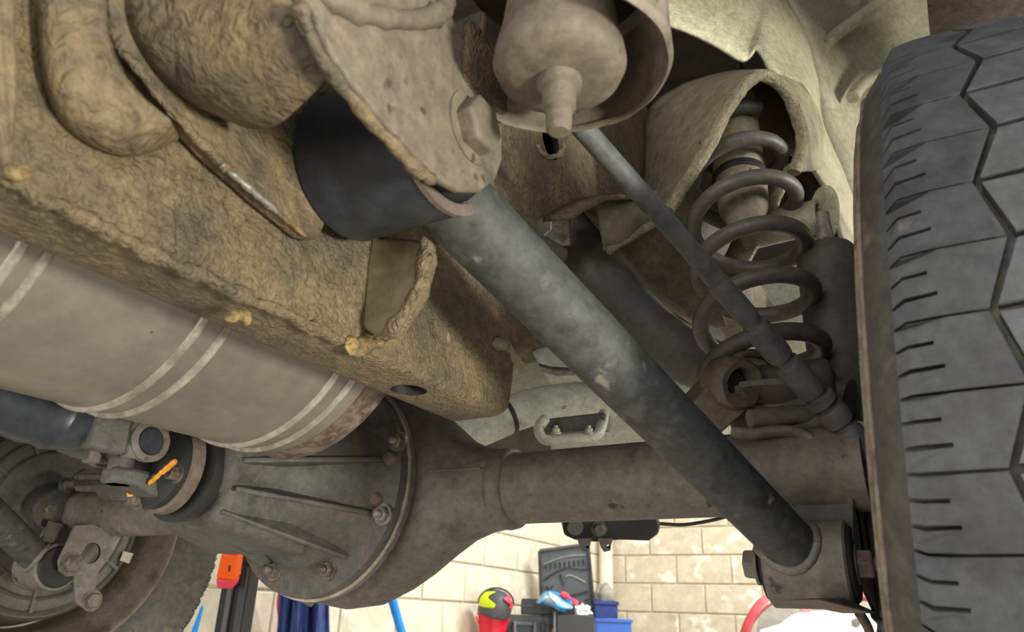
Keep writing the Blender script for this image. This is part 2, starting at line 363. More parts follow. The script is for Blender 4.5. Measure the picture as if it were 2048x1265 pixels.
# dark panel closing the space behind tower and shock
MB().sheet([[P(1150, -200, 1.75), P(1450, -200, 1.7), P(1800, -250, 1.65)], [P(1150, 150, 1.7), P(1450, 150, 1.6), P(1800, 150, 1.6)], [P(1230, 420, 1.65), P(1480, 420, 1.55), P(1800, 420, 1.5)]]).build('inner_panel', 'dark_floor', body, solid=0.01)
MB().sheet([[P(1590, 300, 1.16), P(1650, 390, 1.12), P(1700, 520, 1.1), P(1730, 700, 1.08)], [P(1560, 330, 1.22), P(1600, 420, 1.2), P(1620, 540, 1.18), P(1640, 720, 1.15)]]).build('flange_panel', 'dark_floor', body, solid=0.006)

# ------------------------------------------------------------------ chassis frame
fr = thing('chassis_frame', 'tan undercoated chassis rail with bracket for the trailing arm', 'chassis', (-0.36, 0.2, 1.315))
XO, XI = -0.33, -0.388
def pl(*pts): return [PX(a, b, XO) for a, b in pts]
out = [Vector((XO, -0.5, 1.315)), Vector((XO, 0.2, 1.315))] + pl((700, 692), (1005, 832), (1024, 822), (1031, 760), (1040, 640), (1060, 520), (1070, 475), (1085, 440), (1120, 419), (1180, 398), (1240, 402))
out += [Vector((XO, 0.95, 1.70)), Vector((XO, 1.2, 1.74)), Vector((XO, 1.9, 1.74)), Vector((XO, 1.9, 1.92)), Vector((XO, 1.0, 1.93)), Vector((XO, 0.82, 1.90)), Vector((XO, 0.66, 1.80)), Vector((XO, 0.50, 1.66)), Vector((XO, 0.32, 1.53)), Vector((XO, 0.1, 1.47)), Vector((XO, -0.5, 1.47))]
b = MB().prism(out, (XI-XO, 0, 0)); rail = b.build('rail', 'undercoat', fr, bevel=0.008, seg=3)
h1 = PZ(818, 774, 1.315)
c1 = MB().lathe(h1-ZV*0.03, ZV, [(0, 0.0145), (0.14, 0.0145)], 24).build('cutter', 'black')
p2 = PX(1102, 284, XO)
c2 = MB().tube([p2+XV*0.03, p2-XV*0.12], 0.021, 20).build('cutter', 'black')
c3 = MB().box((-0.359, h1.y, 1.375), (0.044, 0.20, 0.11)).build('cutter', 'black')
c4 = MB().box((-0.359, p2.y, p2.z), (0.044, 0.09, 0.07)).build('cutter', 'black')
cut(rail, [c3, c4, c1, c2])  # insides of the rail holes coloured black to stand for their shade
# lower flange lip and hanging flange of the kick-up
MB().sheet([crv(pl((1085, 440), (1120, 419), (1180, 398), (1250, 408), (1300, 440)), 24), [p+XV*0.035-ZV*0.006 for p in crv(pl((1085, 440), (1120, 419), (1180, 398), (1250, 408), (1300, 440)), 24)]]).build('arch_flange', 'undercoat', fr, solid=0.005)
hg = [P(1225, 425, 0.98), P(1215, 470, 0.97), P(1208, 500, 0.965), P(1300, 455, 0.985), P(1345, 415, 1.0), P(1330, 370, 1.04), P(1275, 400, 1.03)]
MB().prism(hg, W_*0.03).build('hanging_flange', 'tower', fr, bevel=0.004)
MB().sheet([crv([P(1190, 398, .93), P(1240, 396, .95), P(1290, 410, .98), P(1330, 385, 1.02)], 14), crv([P(1208, 500, .965), P(1250, 490, .97), P(1300, 458, .985), P(1345, 415, 1.0)], 14)][::1]).build('flange_face', 'tower', fr, solid=0.004)
# raised seam blobs along the bottom edge and welds
def bead(pts, r, m, n=26, amt=0.004, name='sealant_bead', seed=0):
    path = crv(pts, n); rr = [r*(0.75+0.5*random.random()) for _ in path]; rr[0] = rr[-1] = r*0.3
    MB().tube(path, rr, 8).jitter(amt, 90, seed).build(name, m, fr, smooth=70)
bead(pl((0, 352), (150, 432), (330, 520), (520, 606), (690, 686)), 0.004, 'undercoat', 60, 0.003)
bead(pl((690, 692), (740, 690), (780, 668), (800, 640)), 0.005, 'undercoat_gold', 20, 0.004, seed=3)
bead(pl((455, 640), (480, 632), (505, 640)), 0.004, 'undercoat_gold', 8, 0.003, seed=4)
bead(pl((985, 690), (1005, 688), (1020, 700), (1035, 725), (1048, 728)), 0.005, 'weld', 12, 0.003, 'weld_bead', 5)
bead(pl((1074, 290), (1082, 306), (1100, 316), (1120, 308), (1128, 286)), 0.0035, 'weld', 14, 0.003, 'weld_bead', 6)
# gusset standing out from the rail face
yg = PX(733, 560, XO).y
gp = [PY(a, b, yg) for a, b in ((742, 470), (733, 520), (722, 655), (745, 668), (790, 650), (835, 585), (850, 540), (862, 480))]
MB().prism(gp, (0, 0.012, 0)).build('gusset', 'pale_tan', fr, bevel=0.003)
gl = [PY(a, b, yg-0.002) for a, b in ((858, 480), (850, 540), (838, 590), (800, 645), (765, 680))]
MB().tube(crv(gl, 24), [0.0065]*20+[0.006, 0.005, 0.004, 0.003], 10).jitter(0.0025, 110).build('gusset_flange', 'undercoat', fr, smooth=70)
# vertical rib and swollen base plate at the front of the bracket
rib = [PX(a, b, XO+0.012) for a, b in ((-15, -60), (30, -40), (38, 60), (40, 200), (30, 290), (34, 350), (14, 352), (-4, 230), (-10, 80))]
MB().prism(rib, (-0.014, 0, 0)).jitter(0.002, 40).build('rib', 'bracket_tan', fr, bevel=0.002)
bead([PX(a, b, XO+0.012) for a, b in ((22, 330), (28, 352), (45, 345), (60, 335))], 0.003, 'undercoat_gold', 8, 0.002, seed=8)
bp_rows = []
for s_, pts in ((0.0, ((70, -80), (75, 60), (95, 190), (150, 270), (245, 312), (330, 285), (352, 272))), (0.014, ((84, -80), (90, 60), (110, 180), (160, 252), (246, 295), (322, 274), (348, 262))), (0.022, ((110, -80), (115, 60), (135, 160), (180, 225), (250, 265), (310, 255), (340, 248))), (0.026, ((215, -80), (220, 20), (230, 80), (250, 130), (280, 180), (310, 215), (340, 240)))):
    bp_rows.append(crv([PX(a, b, XO+s_) for a, b in pts], 26))
MB().sheet(bp_rows).jitter(0.002, 30).build('base_plate', 'bracket_tan', fr, solid=0.004, sub=1)
# bracket: inner cheek, web and outer cheek
XC1 = -0.315
def pc(*pts): return [PX(a, b, XC1) for a, b in pts]
ic = pc((205, -120), (212, 0), (240, 95), (330, 205), (420, 305), (520, 395), (610, 470), (640, 478), (660, 430), (690, 300), (700, 120), (700, -120))
MB().prism(ic, (-0.012, 0, 0)).build('inner_cheek', 'bracket_tan', fr, bevel=0.003)
bead(pc((235, 95), (330, 207), (420, 305), (470, 350)), 0.0026, 'undercoat', 40, 0.002, seed=11)
bead(pc((415, 304), (470, 352), (520, 395), (560, 428)), 0.0021, 'nut', 20, 0.0002, 'edge_strip', seed=12)
bead(pc((555, 424), (585, 450), (612, 472)), 0.0017, 'undercoat_gold', 10, 0.0004, 'edge_strip', seed=13)
XC2 = -0.222
A_ = crv(pc((255, -150), (258, 0), (285, 95), (360, 185), (450, 236)), 20)
B_ = crv([PX(a, b, XC2-0.004) for a, b in ((575, -150), (585, -20), (605, 60), (630, 110), (658, 152))], 20)
rows = []
for k in range(11):
    t = k/10; rows.append([p.lerp(q, t) + Vector((0, 0.004, -0.012))*sin(pi*t) for p, q in zip(A_, B_)])
MB().sheet(rows).jitter(0.003, 32).build('bracket_web', 'bracket_tan', fr, solid=0.005)
oc = [PX(a, b, XC2) for a, b in ((560, -150), (590, 0), (612, 50), (655, 135), (740, 240), (815, 320), (868, 368), (905, 388), (945, 388), (975, 366), (990, 325), (990, 262), (976, 205), (945, 140), (905, 72), (885, 30), (890, -30), (880, -150))]
MB().prism(oc, (0.006, 0, 0)).build('outer_cheek', 'bracket_pink', fr, bevel=0.002)
bead([PX(a, b, XC2+0.004) for a, b in ((590, 0), (612, 50), (655, 135), (740, 240), (815, 320), (868, 368))], 0.0035, 'bracket_tan', 30, 0.0012, 'rolled_edge', 14)
bead([PX(a, b, XC2+0.006) for a, b in ((640, -10), (720, 25), (800, 38), (860, 35), (890, 10), (893, -40))], 0.007, 'bracket_pink', 24, 0.0012, 'rolled_edge', 15)

# ------------------------------------------------------------------ trailing arms (right-hand one near the camera, its twin far left)
def mir(v): return Vector((-1.42-v.x, v.y, v.z))
EC = PX(926, 262, XC2)                     # bolt centre on outer cheek
def trailing_arm(label, mirrored):
    f = mir if mirrored else (lambda v: v.copy())
    E = Vector((-0.268, EC.y, EC.z)); B = Vector((-0.121, 0.72, 1.201))
    Bx = 1 if not mirrored else -1
    root = thing('trailing_arm', label, 'suspension arm', f(B)-ZV*0.04)
    d = (B-E).normalized()
    st = E+d*0.034; en = B-d*0.028
    MB().tube([f(st.lerp(en, k/10)) for k in range(11)], [0.0262-0.0040*k/10 for k in range(11)], 36).build('arm_tube', 'arm', root)
    MB().lathe(f(E), XV, [(-0.047, 0.046), (-0.045, 0.0485), (0.030, 0.0485), (0.032, 0.046)], 48).build('front_eye', 'black_gloss', root, smooth=35)
    ru = MB().lathe(f(E), XV, [(-0.052, 0.016), (-0.050, 0.038), (-0.045, 0.041), (0.034, 0.041), (0.040, 0.038), (0.043, 0.016)], 36).build('front_bushing', 'rubber', root)
    MB().lathe(f(E), XV, [(0.0315, 0.0500), (0.0315, 0.0425), (0.035, 0.0425), (0.035, 0.0500), (0.0315, 0.0500)], 40, caps=False).build('bushing_lip', 'rust', ru)
    MB().lathe(f(B), XV, [(-0.034, 0.034), (-0.032, 0.0365), (0.032, 0.0365), (0.034, 0.034)], 44).build('rear_eye', 'axle', root, smooth=35)
    rb = MB().lathe(f(B), XV, [(-0.038, 0.014), (-0.037, 0.030), (-0.034, 0.0325), (0.034, 0.0325), (0.037, 0.030), (0.038, 0.014)], 36).build('rear_bushing', 'rubber', root)
    # weld fillet between tube and rear eye
    ax, e1, e2 = frame_of(d); ring = []
    for k in range(33):
        a = 2*pi*k/32; q = en - d*0.03 + (e1*cos(a)+e2*sin(a))*0.0232
        # slide along d until on the sleeve surface
        lo, hi = 0.0, 0.09
        for _ in range(24):
            mid = (lo+hi)/2; w_ = q+d*mid
            if sqrt((w_.y-B.y)**2+(w_.z-B.z)**2) > 0.0365: lo = mid
            else: hi = mid
        ring.append(f(q+d*lo))
    MB().tube(ring, 0.0042, 8, caps=False).jitter(0.0008, 160).build('weld_fillet', 'axle', root, smooth=80)
    return root, f(E), f(B)
armR, ER, BR = trailing_arm('long black trailing arm running diagonally from the tan bracket to the axle', False)
armL, EL, BL_ = trailing_arm('far trailing arm ending at the axle bracket beside the far wheel', True)
bolt(fr, (XC2+0.006, EC.y, EC.z), XV, 0.0175, 0.012, 'bracket_pink', True, 0, 'pivot_bolt')
# ------------------------------------------------------------------ rear axle
AC = Vector((-0.71, 0.78, 1.293))
ax = thing('rear_axle', 'dusty grey rear axle with bolted differential housing across the car', 'axle', (-0.71, 0.78, 1.14))
MB().lathe((0, AC.y, AC.z), XV, [(-0.468, 0.0435), (-0.44, 0.0415), (-0.07, 0.0415)], 44).build('axle_tube', 'axle', ax)
MB().lathe((0, AC.y, AC.z), XV, [(-1.36, 0.0400), (-0.98, 0.0405), (-0.95, 0.043)], 44).build('axle_tube', 'axle', ax)
# banjo housing: superellipse sections along x
def sec(x, ry, rz, zc, n=48, e=2.4, yo=0.0):
    pts = []
    for k in range(n):
        a = 2*pi*k/n; c_, s_ = cos(a), sin(a)
        pts.append(Vector((x, AC.y+yo+ry*math.copysign(abs(c_)**(2/e), c_), zc+rz*math.copysign(abs(s_)**(2/e), s_))))
    return pts
prof = [(-0.462, .044, .046, 1.293), (-0.49, .045, .050, 1.293), (-0.52, .048, .062, 1.294), (-0.55, .053, .084, 1.297), (-0.58, .058, .107, 1.299), (-0.61, .062, .125, 1.300), (-0.65, .064, .142, 1.300), (-0.70, .065, .148, 1.300),
        (-0.75, .064, .142, 1.300), (-0.79, .062, .125, 1.300), (-0.82, .058, .105, 1.299), (-0.85, .053, .084, 1.297), (-0.89, .048, .062, 1.294), (-0.92, .045, .050, 1.293), (-0.955, .043, .044, 1.293)]
px_ = [p[0] for p in prof]
sm = []
for k in range(57):
    t = k/56*(len(prof)-1); j = min(int(t), len(prof)-2); f = t-j
    q = [prof[j][i]*(1-f)+prof[j+1][i]*f for i in range(4)]; sm.append(sec(*q))
MB().loft(sm).build('banjo_housing', 'axle', ax, smooth=60)
MB().lathe((0, AC.y, AC.z), XV, [(-0.476, 0.0435), (-0.473, 0.0475), (-0.463, 0.0485), (-0.455, 0.047), (-0.452, 0.043)], 44).build('weld_collar', 'axle', ax, smooth=70)
MB().tube([Vector((x, AC.y-0.0475-(0.004 if x < -0.52 else 0), 1.31)) for x in (-0.475, -0.50, -0.53, -0.555)], [0.0015]*4, 6).build('seam', 'axle', ax)
DC = Vector((-0.70, 0.72, 1.300))
MB().lathe(DC, YV, [(0.004, 0.120), (-0.001, 0.1405), (-0.010, 0.1415), (-0.011, 0.135)], 72).build('housing_flange', 'axle', ax, smooth=35)
MB().lathe(DC, YV, [(-0.0105, 0.137), (-0.0105, 0.1412), (-0.0135, 0.1412), (-0.0135, 0.137), (-0.0105, 0.137)], 72, caps=False).jitter(0.0009, 60).build('gasket', 'gasket', ax, smooth=60)
car = MB().lathe(DC, YV, [(-0.013, 0.1385), (-0.026, 0.1375), (-0.028, 0.132), (-0.030, 0.112), (-0.038, 0.104), (-0.060, 0.094), (-0.090, 0.080), (-0.115, 0.066), (-0.130, 0.058), (-0.165, 0.054), (-0.195, 0.052), (-0.200, 0.044)], 72)
car = car.build('diff_carrier', 'axle_dark', ax, smooth=40)
# pinion sits a little low
# ribs radiating from the pinion nose
PN = Vector((-0.70, 0.535, 1.285))
def rib3(th, w=0.006, r0=0.05, r1=0.118, h0=0.012, name='rib'):
    e = Vector((cos(th), 0, sin(th))); n = Vector((-sin(th), 0, cos(th)))
    a = DC + Vector((0, -0.028, 0)) + e*r1; b = PN + e*r0
    poly = [a, a - YV*0.006, b - YV*0.002 + e*h0*0.5, b + YV*0.02 - e*0.03, DC + Vector((0, -0.03, 0)) + e*0.05]
    MB().prism([p-n*w/2 for p in poly], n*w).build(name, 'axle_dark', car, bevel=0.0018)
for th in (-118, -52, -22, 10, 75, 120, 165, 205): rib3(radians(th))
# deep cast block of the nose on the left, facing the camera
MB().loft([[Vector((x, y, z)) for (x, z) in q] for y, q in ((0.66, ((-0.83, 1.21), (-0.66, 1.205), (-0.63, 1.31), (-0.66, 1.38), (-0.83, 1.38))), (0.56, ((-0.775, 1.222), (-0.665, 1.222), (-0.645, 1.30), (-0.665, 1.345), (-0.775, 1.345))), (0.53, ((-0.755, 1.23), (-0.668, 1.23), (-0.65, 1.30), (-0.668, 1.335), (-0.755, 1.335))))]).build('pinion_casting', 'axle_dark', ax, bevel=0.012, seg=3)
for (a, b_) in ((796, 884), (766, 1030), (656, 1140), (549, 1142)):
    o = PY(a, b_, DC.y-0.030); bolt(ax, o, -YV, 0.0095, 0.008, 'nut' if b_ < 1100 else 'nut_dark', True, 0.010, 'flange_nut')
for th in (62, 100, 140, 180, 215):
    bolt(ax, DC + Vector((cos(radians(th))*0.124, -0.029, sin(radians(th))*0.124)), -YV, 0.0095, 0.008, 'nut_dark', True, 0.010, 'flange_nut')
for (a, b_) in ((748, 1000), (650, 912), (775, 915)):
    o = PY(a, b_, DC.y-0.034); MB().lathe(o+YV*0.01, -YV, [(0, 0.010), (0.008, 0.009), (0.011, 0.006)], 18).build('casting_boss', 'rust', ax)
o = PY(617, 1192, 0.735); bolt(ax, o, Vector((-0.3, -0.35, -0.9)), 0.013, 0.010, 'nut_dark', True, 0, 'drain_plug')
# pinion flange, dust shield, orange marked bolts
PF = Vector((-0.712, 0.497, 1.286))
MB().lathe(PF, YV, [(0.045, 0.046), (0.030, 0.053), (0.020, 0.056), (0.012, 0.056), (0.010, 0.045)], 48).build('dust_shield', 'black', ax, smooth=35)
fl = MB().lathe(PF, YV, [(0.006, 0.047), (0.004, 0.0495), (-0.008, 0.0495), (-0.010, 0.047)], 48).build('pinion_flange', 'rust', ax, smooth=30)
# brackets of the trailing arms
def plate(poly, vec, name, m, bev=0.0012): return MB().prism(poly, vec).build(name, m, ax, bevel=bev)
op = [PX(a, b_, -0.083) for a, b_ in ((1706, 962), (1706, 1075), (1714, 1135), (1756, 1226), (1766, 1228))]
op += [op[-1]+Vector((0, 0.05, 0.0)), op[-1]+Vector((0, 0.09, 0.06)), op[0]+Vector((0, 0.075, 0.0))]
plate(op, (-0.005, 0, 0), 'bracket_plate', 'axle')
ip = [Vector((-0.160, p.y+0.004, p.z)) for p in op]; ip = [p if p.z > 1.19 else Vector((p.x, p.y, max(p.z, 1.176))) for p in ip]
plate(ip, (-0.005, 0, 0), 'bracket_plate', 'axle')
plate([PX(a, b_, -0.083) for a, b_ in ((1690, 1196), (1756, 1226), (1745, 1228), (1640, 1200))], (-0.03, 0.03, 0.0), 'bracket_foot', 'axle')
MB().box((-0.122, 0.775, 1.235), (0.078, 0.03, 0.09)).build('bracket_web', 'drum', ax, bevel=0.003)
MB().box((-0.060, 0.845, 1.21), (0.045, 0.05, 0.20)).build('brake_shield', 'drum', ax, bevel=0.006)
bolt(ax, (-0.083, BR.y, BR.z), XV, 0.0125, 0.013, 'rust', True, 0.020, 'bracket_bolt')
bolt(ax, (-0.165, BR.y, BR.z), -XV, 0.0135, 0.012, 'axle', True, 0, 'bracket_bolt')
# far left bracket with round hole, lug and bolts
XP = -1.225
lp = [PX(a, b_, XP) for a, b_ in ((152, 1052), (185, 1050), (243, 1073), (226, 1105), (197, 1145), (135, 1154), (121, 1143), (119, 1122))]
lpo = plate(lp, (-0.006, 0, 0), 'bracket_plate', 'axle', 0)
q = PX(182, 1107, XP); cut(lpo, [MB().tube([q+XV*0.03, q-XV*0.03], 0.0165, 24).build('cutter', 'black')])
plate([p+Vector((-0.085, 0, 0)) for p in lp], (-0.006, 0, 0), 'bracket_plate', 'axle')
bolt(ax, PX(142, 1128, XP), XV, 0.0135, 0.010, 'nut_dark', True, 0, 'bracket_bolt')
lug = [PX(a, b_, XP-0.03) for a, b_ in ((150, 1150), (200, 1140), (193, 1180), (205, 1200), (196, 1218), (172, 1220), (153, 1205))]
plate(lug, (-0.01, 0, 0), 'damper_lug', 'axle', 0.003)
bolt(ax, PX(184, 1202, XP-0.03), XV, 0.013, 0.010, 'nut_dark', True, 0, 'bracket_bolt')
# far left top bracket and brake pipe on the tube
MB().prism([PY(a, b_, 0.735) for a, b_ in ((146, 972), (245, 968), (262, 1002), (205, 1003), (190, 985), (150, 983))], (0, 0.03, 0)).build('pipe_bracket', 'axle', ax, bevel=0.002)
MB().tube(crv([PY(a, b_, 0.745) for a, b_ in ((155, 955), (200, 955), (260, 958))], 10), 0.006, 12).build('brake_pipe', 'axle', ax)
# far left end flange with bolts
fx = -1.33
MB().loft([[Vector((x, AC.y+0.072*cos(2*pi*k/32)*(1+0.14*cos(8*pi*k/32)), AC.z+0.072*sin(2*pi*k/32)*(1+0.14*cos(8*pi*k/32))) ) for k in range(32)] for x in (fx, fx-0.014)]).build('end_flange', 'drum', ax, smooth=50)
for th in (45, 135, 225, 315, 180): bolt(ax, (fx, AC.y+cos(radians(th))*0.062, AC.z+sin(radians(th))*0.062), XV, 0.010, 0.008, 'nut_dark', True, 0, 'flange_bolt')
plate([PX(a, b_, -1.29) for a, b_ in ((100, 1042), (135, 1050), (145, 1090), (82, 1088))], (-0.006, 0, 0), 'bracket_web', 'drum')
# top right: spring perch, link bracket with worn eye, straps
pb = [P(a, b_, 0.755) for a, b_ in ((1378, 815), (1440, 745), (1520, 800), (1438, 872))]
MB().prism(pb, W_*0.05).build('link_bracket', 'bracket_pink', ax, bevel=0.003)
ec = P(1478, 768, 0.752); eax = (W_*0.9 - U_*0.35).normalized()
eye = MB().lathe(ec, eax, [(-0.004, 0.0165), (-0.006, 0.024), (0.0, 0.0275), (0.026, 0.0275), (0.03, 0.024), (0.03, 0.0165), (-0.004, 0.0165)], 40, caps=False).jitter(0.0016, 70).build('link_eye', 'bracket_pink', ax, smooth=60)
MB().lathe(ec, eax, [(0.004, 0.001), (0.004, 0.010), (0.012, 0.0165), (0.02, 0.0165)], 30, caps=False).build('link_bushing', 'rubber', ax)
MB().tube(crv([P(1455, 745, .775), P(1480, 712, .79), P(1530, 712, .80), P(1560, 735, .81)], 12), 0.010, 12, flat=0.5).build('perch_rim', 'bracket_pink', ax)
SB = Vector((-0.162, 0.815, 1.385))
MB().lathe(SB-ZV*0.012, ZV, [(-0.05, 0.03), (-0.012, 0.045), (0.0, 0.075), (0.006, 0.075), (0.008, 0.03), (0.02, 0.028)], 40).build('spring_perch', 'axle', ax)
MB().tube(crv([P(1500, 838, .74), P(1560, 832, .745), P(1620, 828, .75), P(1680, 830, .755)], 16), 0.0095, 14).build('brake_pipe', 'axle', ax)
MB().tube(crv([P(1462, 862, .725), P(1500, 868, .72), P(1560, 862, .72), P(1600, 868, .72), P(1628, 888, .715)], 20), [0.009]*16+[0.0095, 0.010, 0.010, 0.008], 14, flat=0.6).build('pipe_clip', 'axle', ax)
MB().lathe((-0.055, AC.y, AC.z), XV, [(0.008, 0.03), (0.010, 0.10), (0.016, 0.13), (0.03, 0.135), (0.042, 0.05)], 48).build('brake_backing_plate', 'drum', ax, smooth=35)
MB().tube(crv([P(1505, 780, .80), P(1580, 770, .80), P(1640, 790, .79), P(1700, 800, .77)], 14), 0.022, 16).build('damper_mount', 'drum', ax)
MB().box(AC+Vector((0.575, 0.03, 0.075)), (0.09, 0.07, 0.08)).build('damper_bracket', 'drum', ax, bevel=0.01)

# ------------------------------------------------------------------ propeller shaft with universal joint
ps = thing('propeller_shaft', 'black propeller shaft with universal joint beneath the muffler', 'drive shaft', PF-YV*0.01)
UJ = PF + Vector((0.0, -0.055, 0.012))
dps = Vector((0.02, -1.0, 0.16)).normalized()
fy = MB().lathe(PF-YV*0.0095, -YV, [(0, 0.046), (0.008, 0.046), (0.014, 0.034), (0.018, 0.026)], 40).build('flange_yoke', 'black', ps, smooth=30)
for s in (-1, 1):
    e = ZV*s
    MB().loft([[PF+Vector((x, -0.016, s*z)) for x, z in ((-0.02, 0.014), (0.02, 0.014), (0.02, 0.038), (-0.02, 0.038))], [UJ+Vector((x, 0.012, s*z)) for x, z in ((-0.018, 0.024), (0.018, 0.024), (0.018, 0.040), (-0.018, 0.040))], [UJ+Vector((x, -0.012, s*z)) for x, z in ((-0.012, 0.024), (0.012, 0.024), (0.012, 0.040), (-0.012, 0.040))]]).build('yoke_ear', 'axle_dark', ps, bevel=0.004)
    cp = MB().lathe(UJ, XV*s, [(0.010, 0.0135), (0.040, 0.0135), (0.042, 0.012)], 28).build('bearing_cap', 'black_gloss', ps, smooth=30)
    MB().lathe(UJ, XV*s, [(0.034, 0.0135), (0.034, 0.0205), (0.041, 0.0205), (0.0425, 0.0145), (0.0405, 0.0135)], 28, caps=False).build('cap_ring', 'axle', cp)
    MB().loft([[UJ+Vector((s*x, y, z)) for y, z in ((0.014, -0.016), (0.014, 0.016), (-0.02, 0.02), (-0.02, -0.02))] for x in (0.024, 0.039)] ).build('yoke_ear', 'axle', ps, bevel=0.004)
    MB().loft([[UJ+Vector((s*x, -0.02, z)) for x, z in ((0.024, -0.018), (0.039, -0.018), (0.039, 0.018), (0.024, 0.018))], [UJ+dps*0.055+Vector((s*x, 0, z)) for x, z in ((0.008, -0.024), (0.028, -0.024), (0.028, 0.024), (0.008, 0.024))]]).build('yoke_arm', 'axle_dark', ps, bevel=0.004)
    MB().lathe(UJ, ZV*s, [(0.0, 0.012), (0.040, 0.012)], 20).build('cross_journal', 'axle_dark', ps)
MB().lathe(UJ+dps*0.045, dps, [(0, 0.024), (0.02, 0.03), (0.03, 0.033), (0.036, 0.031), (0.05, 0.034), (0.8, 0.034)], 36).build('shaft_tube', 'black_gloss', ps, smooth=35)
for th in (-20, 70, 160, 250):
    o = PF + Vector((cos(radians(th))*0.040, -0.0185, sin(radians(th))*0.040))
    bb = bolt(ps, o, -YV, 0.0075, 0.010, 'nut_dark', True, 0, 'flange_bolt')
ob = PY(285, 985, PF.y-0.016)
bb = bolt(ps, ob, Vector((0.1, -1, 0)), 0.0085, 0.012, 'nut_dark', True, 0, 'flange_bolt')
MB().hexa(ob-YV*0.0118, Vector((0.1, -1, 0)), 0.0075, 0.0012).build('paint_mark', 'orange', bb)
MB().tube(crv([PY(a, b_, PF.y-0.036) for a, b_ in ((298, 968), (318, 950), (335, 936), (352, 922))], 14), [0.0016, .0022, .002, .0024, .002, .0022, .0028, .0024, .003, .0028, .0024, .003, .0028, .002], 8).jitter(0.0008, 300).build('paint_stripe', 'orange', ps)

# ------------------------------------------------------------------ muffler
MC = Vector((-0.548, 0, 1.420)); MR = 0.134
mf = thing('muffler', 'large dull grey round muffler with pressed beads beside the chassis rail', 'muffler', (-0.548, 0.2, 1.285))
pr = [(-0.55, MR), (0.505, MR), (0.512, MR+0.001), (0.519, MR-0.004), (0.523, MR-0.016), (0.524, 0.06), (0.524, 0.02)]
MB().lathe(MC, YV, pr[:2], 96).build('shell', 'muffler', mf)
MB().lathe(MC, YV, [(0.486, MR+0.0004), (0.505, MR+0.0012)] + pr[2:], 96).build('end_cap', 'muffler_rust', mf)
for (a, b_) in ((58, 505), (110, 518), (425, 655), (472, 668), (690, 762), (722, 772)):
    yb = PX(a, b_, MC.x+MR*0.87).y
    MB().lathe(MC+YV*yb, YV, [(-0.004, MR-0.001), (-0.0025, MR+0.0022), (0, MR+0.0034), (0.0025, MR+0.0022), (0.004, MR-0.001)], 96, caps=False).build('pressed_bead', 'muffler_bead', mf, smooth=80)

# ------------------------------------------------------------------ exhaust tail pipe over the axle
tp = crv([P(1010, 300, 1.16), P(1080, 400, 1.10), P(1160, 500, 1.06), P(1240, 600, 1.03), P(1310, 670, 1.01), P(1380, 715, 1.0), P(1470, 745, 1.0), P(1600, 770, 1.02)], 40)
o = MB().tube(tp, 0.038, 28).build('exhaust_pipe', 'shock'); tag(o, 'dark bent exhaust pipe passing through the chassis opening behind the spring', 'exhaust pipe')

# ------------------------------------------------------------------ coil spring, bump stop, spring tower
ST = Vector((-0.188, 0.90, 1.795))
sp = thing('coil_spring', 'grey coil spring standing between axle and chassis tower', 'spring', SB)
turns = 5.6; path = []; n = 300; sa = (ST-SB).normalized(); _, s1, s2 = frame_of(sa)
for k in range(n+1):
    t = k/n; a = 2*pi*turns*t + 0.4; r = 0.065 - 0.020*max(0.0, (t-0.72)/0.28)
    zz = t
    path.append(SB + (ST-SB)*zz + (s1*cos(a)+s2*sin(a))*r)
MB().tube(path, 0.0098, 14).build('coil', 'spring', sp)
bs = thing('bump_stop', 'pale cylindrical bump stop with dark rubber cone inside the spring', 'bump stop', ST-sa*0.2)
MB().lathe(ST, -sa, [(-0.06, 0.034), (0.0, 0.034), (0.085, 0.033), (0.09, 0.031)], 36).build('cup', 'body_paint', bs)
MB().lathe(ST, -sa, [(0.088, 0.030), (0.092, 0.036), (0.100, 0.037), (0.104, 0.033)], 36).build('collar', 'rubber', bs)
MB().lathe(ST, -sa, [(0.102, 0.034), (0.15, 0.031), (0.175, 0.022), (0.188, 0.010), (0.192, 0.004)], 36).build('rubber_cone', 'tower', bs)

tw = thing('spring_tower', 'arched sheet metal spring tower welded to the chassis rail', 'spring tower', P(1400, 380, 1.1))
Lc = crv([P(1338, 418, 0.93), P(1400, 322, 0.93), P(1452, 225, 0.935), P(1490, 170, 0.945), P(1522, 150, 0.96), P(1562, 172, 0.975), P(1590, 222, 0.985), P(1605, 285, 0.98), P(1588, 345, 0.97)], 46)
Bc = crv([P(1290, 425, 1.08), P(1288, 330, 1.14), P(1290, 245, 1.19), P(1330, 190, 1.22), P(1420, 152, 1.22), P(1510, 140, 1.2), P(1590, 160, 1.18), P(1640, 240, 1.14), P(1640, 340, 1.1)], 46)
rows = []
for k in range(11):
    t = k/10; rows.append([a.lerp(b, t) + (V_*0.0 - U_*0.0)*sin(pi*t) for a, b in zip(Lc, Bc)])
MB().sheet(rows).jitter(0.0016, 40).build('hood', 'tower', tw, solid=0.005)
cen = sum(Bc, Vector())/len(Bc) + W_*0.02
MB().sheet([Bc, [p.lerp(cen, 0.5) for p in Bc], [p.lerp(cen, 0.97) for p in Bc]]).build('back_wall', 'tower', tw, solid=0.004)
MB().tube(Lc, 0.0085, 12).jitter(0.0022, 110).build('rolled_lip', 'weld', tw, smooth=80)
MB().tube(crv([P(1338, 418, .97), P(1320, 438, .975), P(1290, 456, .98), P(1215, 500, .965)], 12), 0.006, 8).jitter(0.002, 110).build('weld_bead', 'weld', tw, smooth=80)
MB().sheet([crv([P(1585, 330, .985), P(1550, 420, .99), P(1500, 520, 1.0), P(1450, 600, 1.0)], 16), crv([P(1540, 330, 1.08), P(1500, 420, 1.08), P(1450, 520, 1.08), P(1420, 600, 1.08)], 16)]).jitter(0.002, 60).build('side_flange', 'weld', tw, solid=0.006)

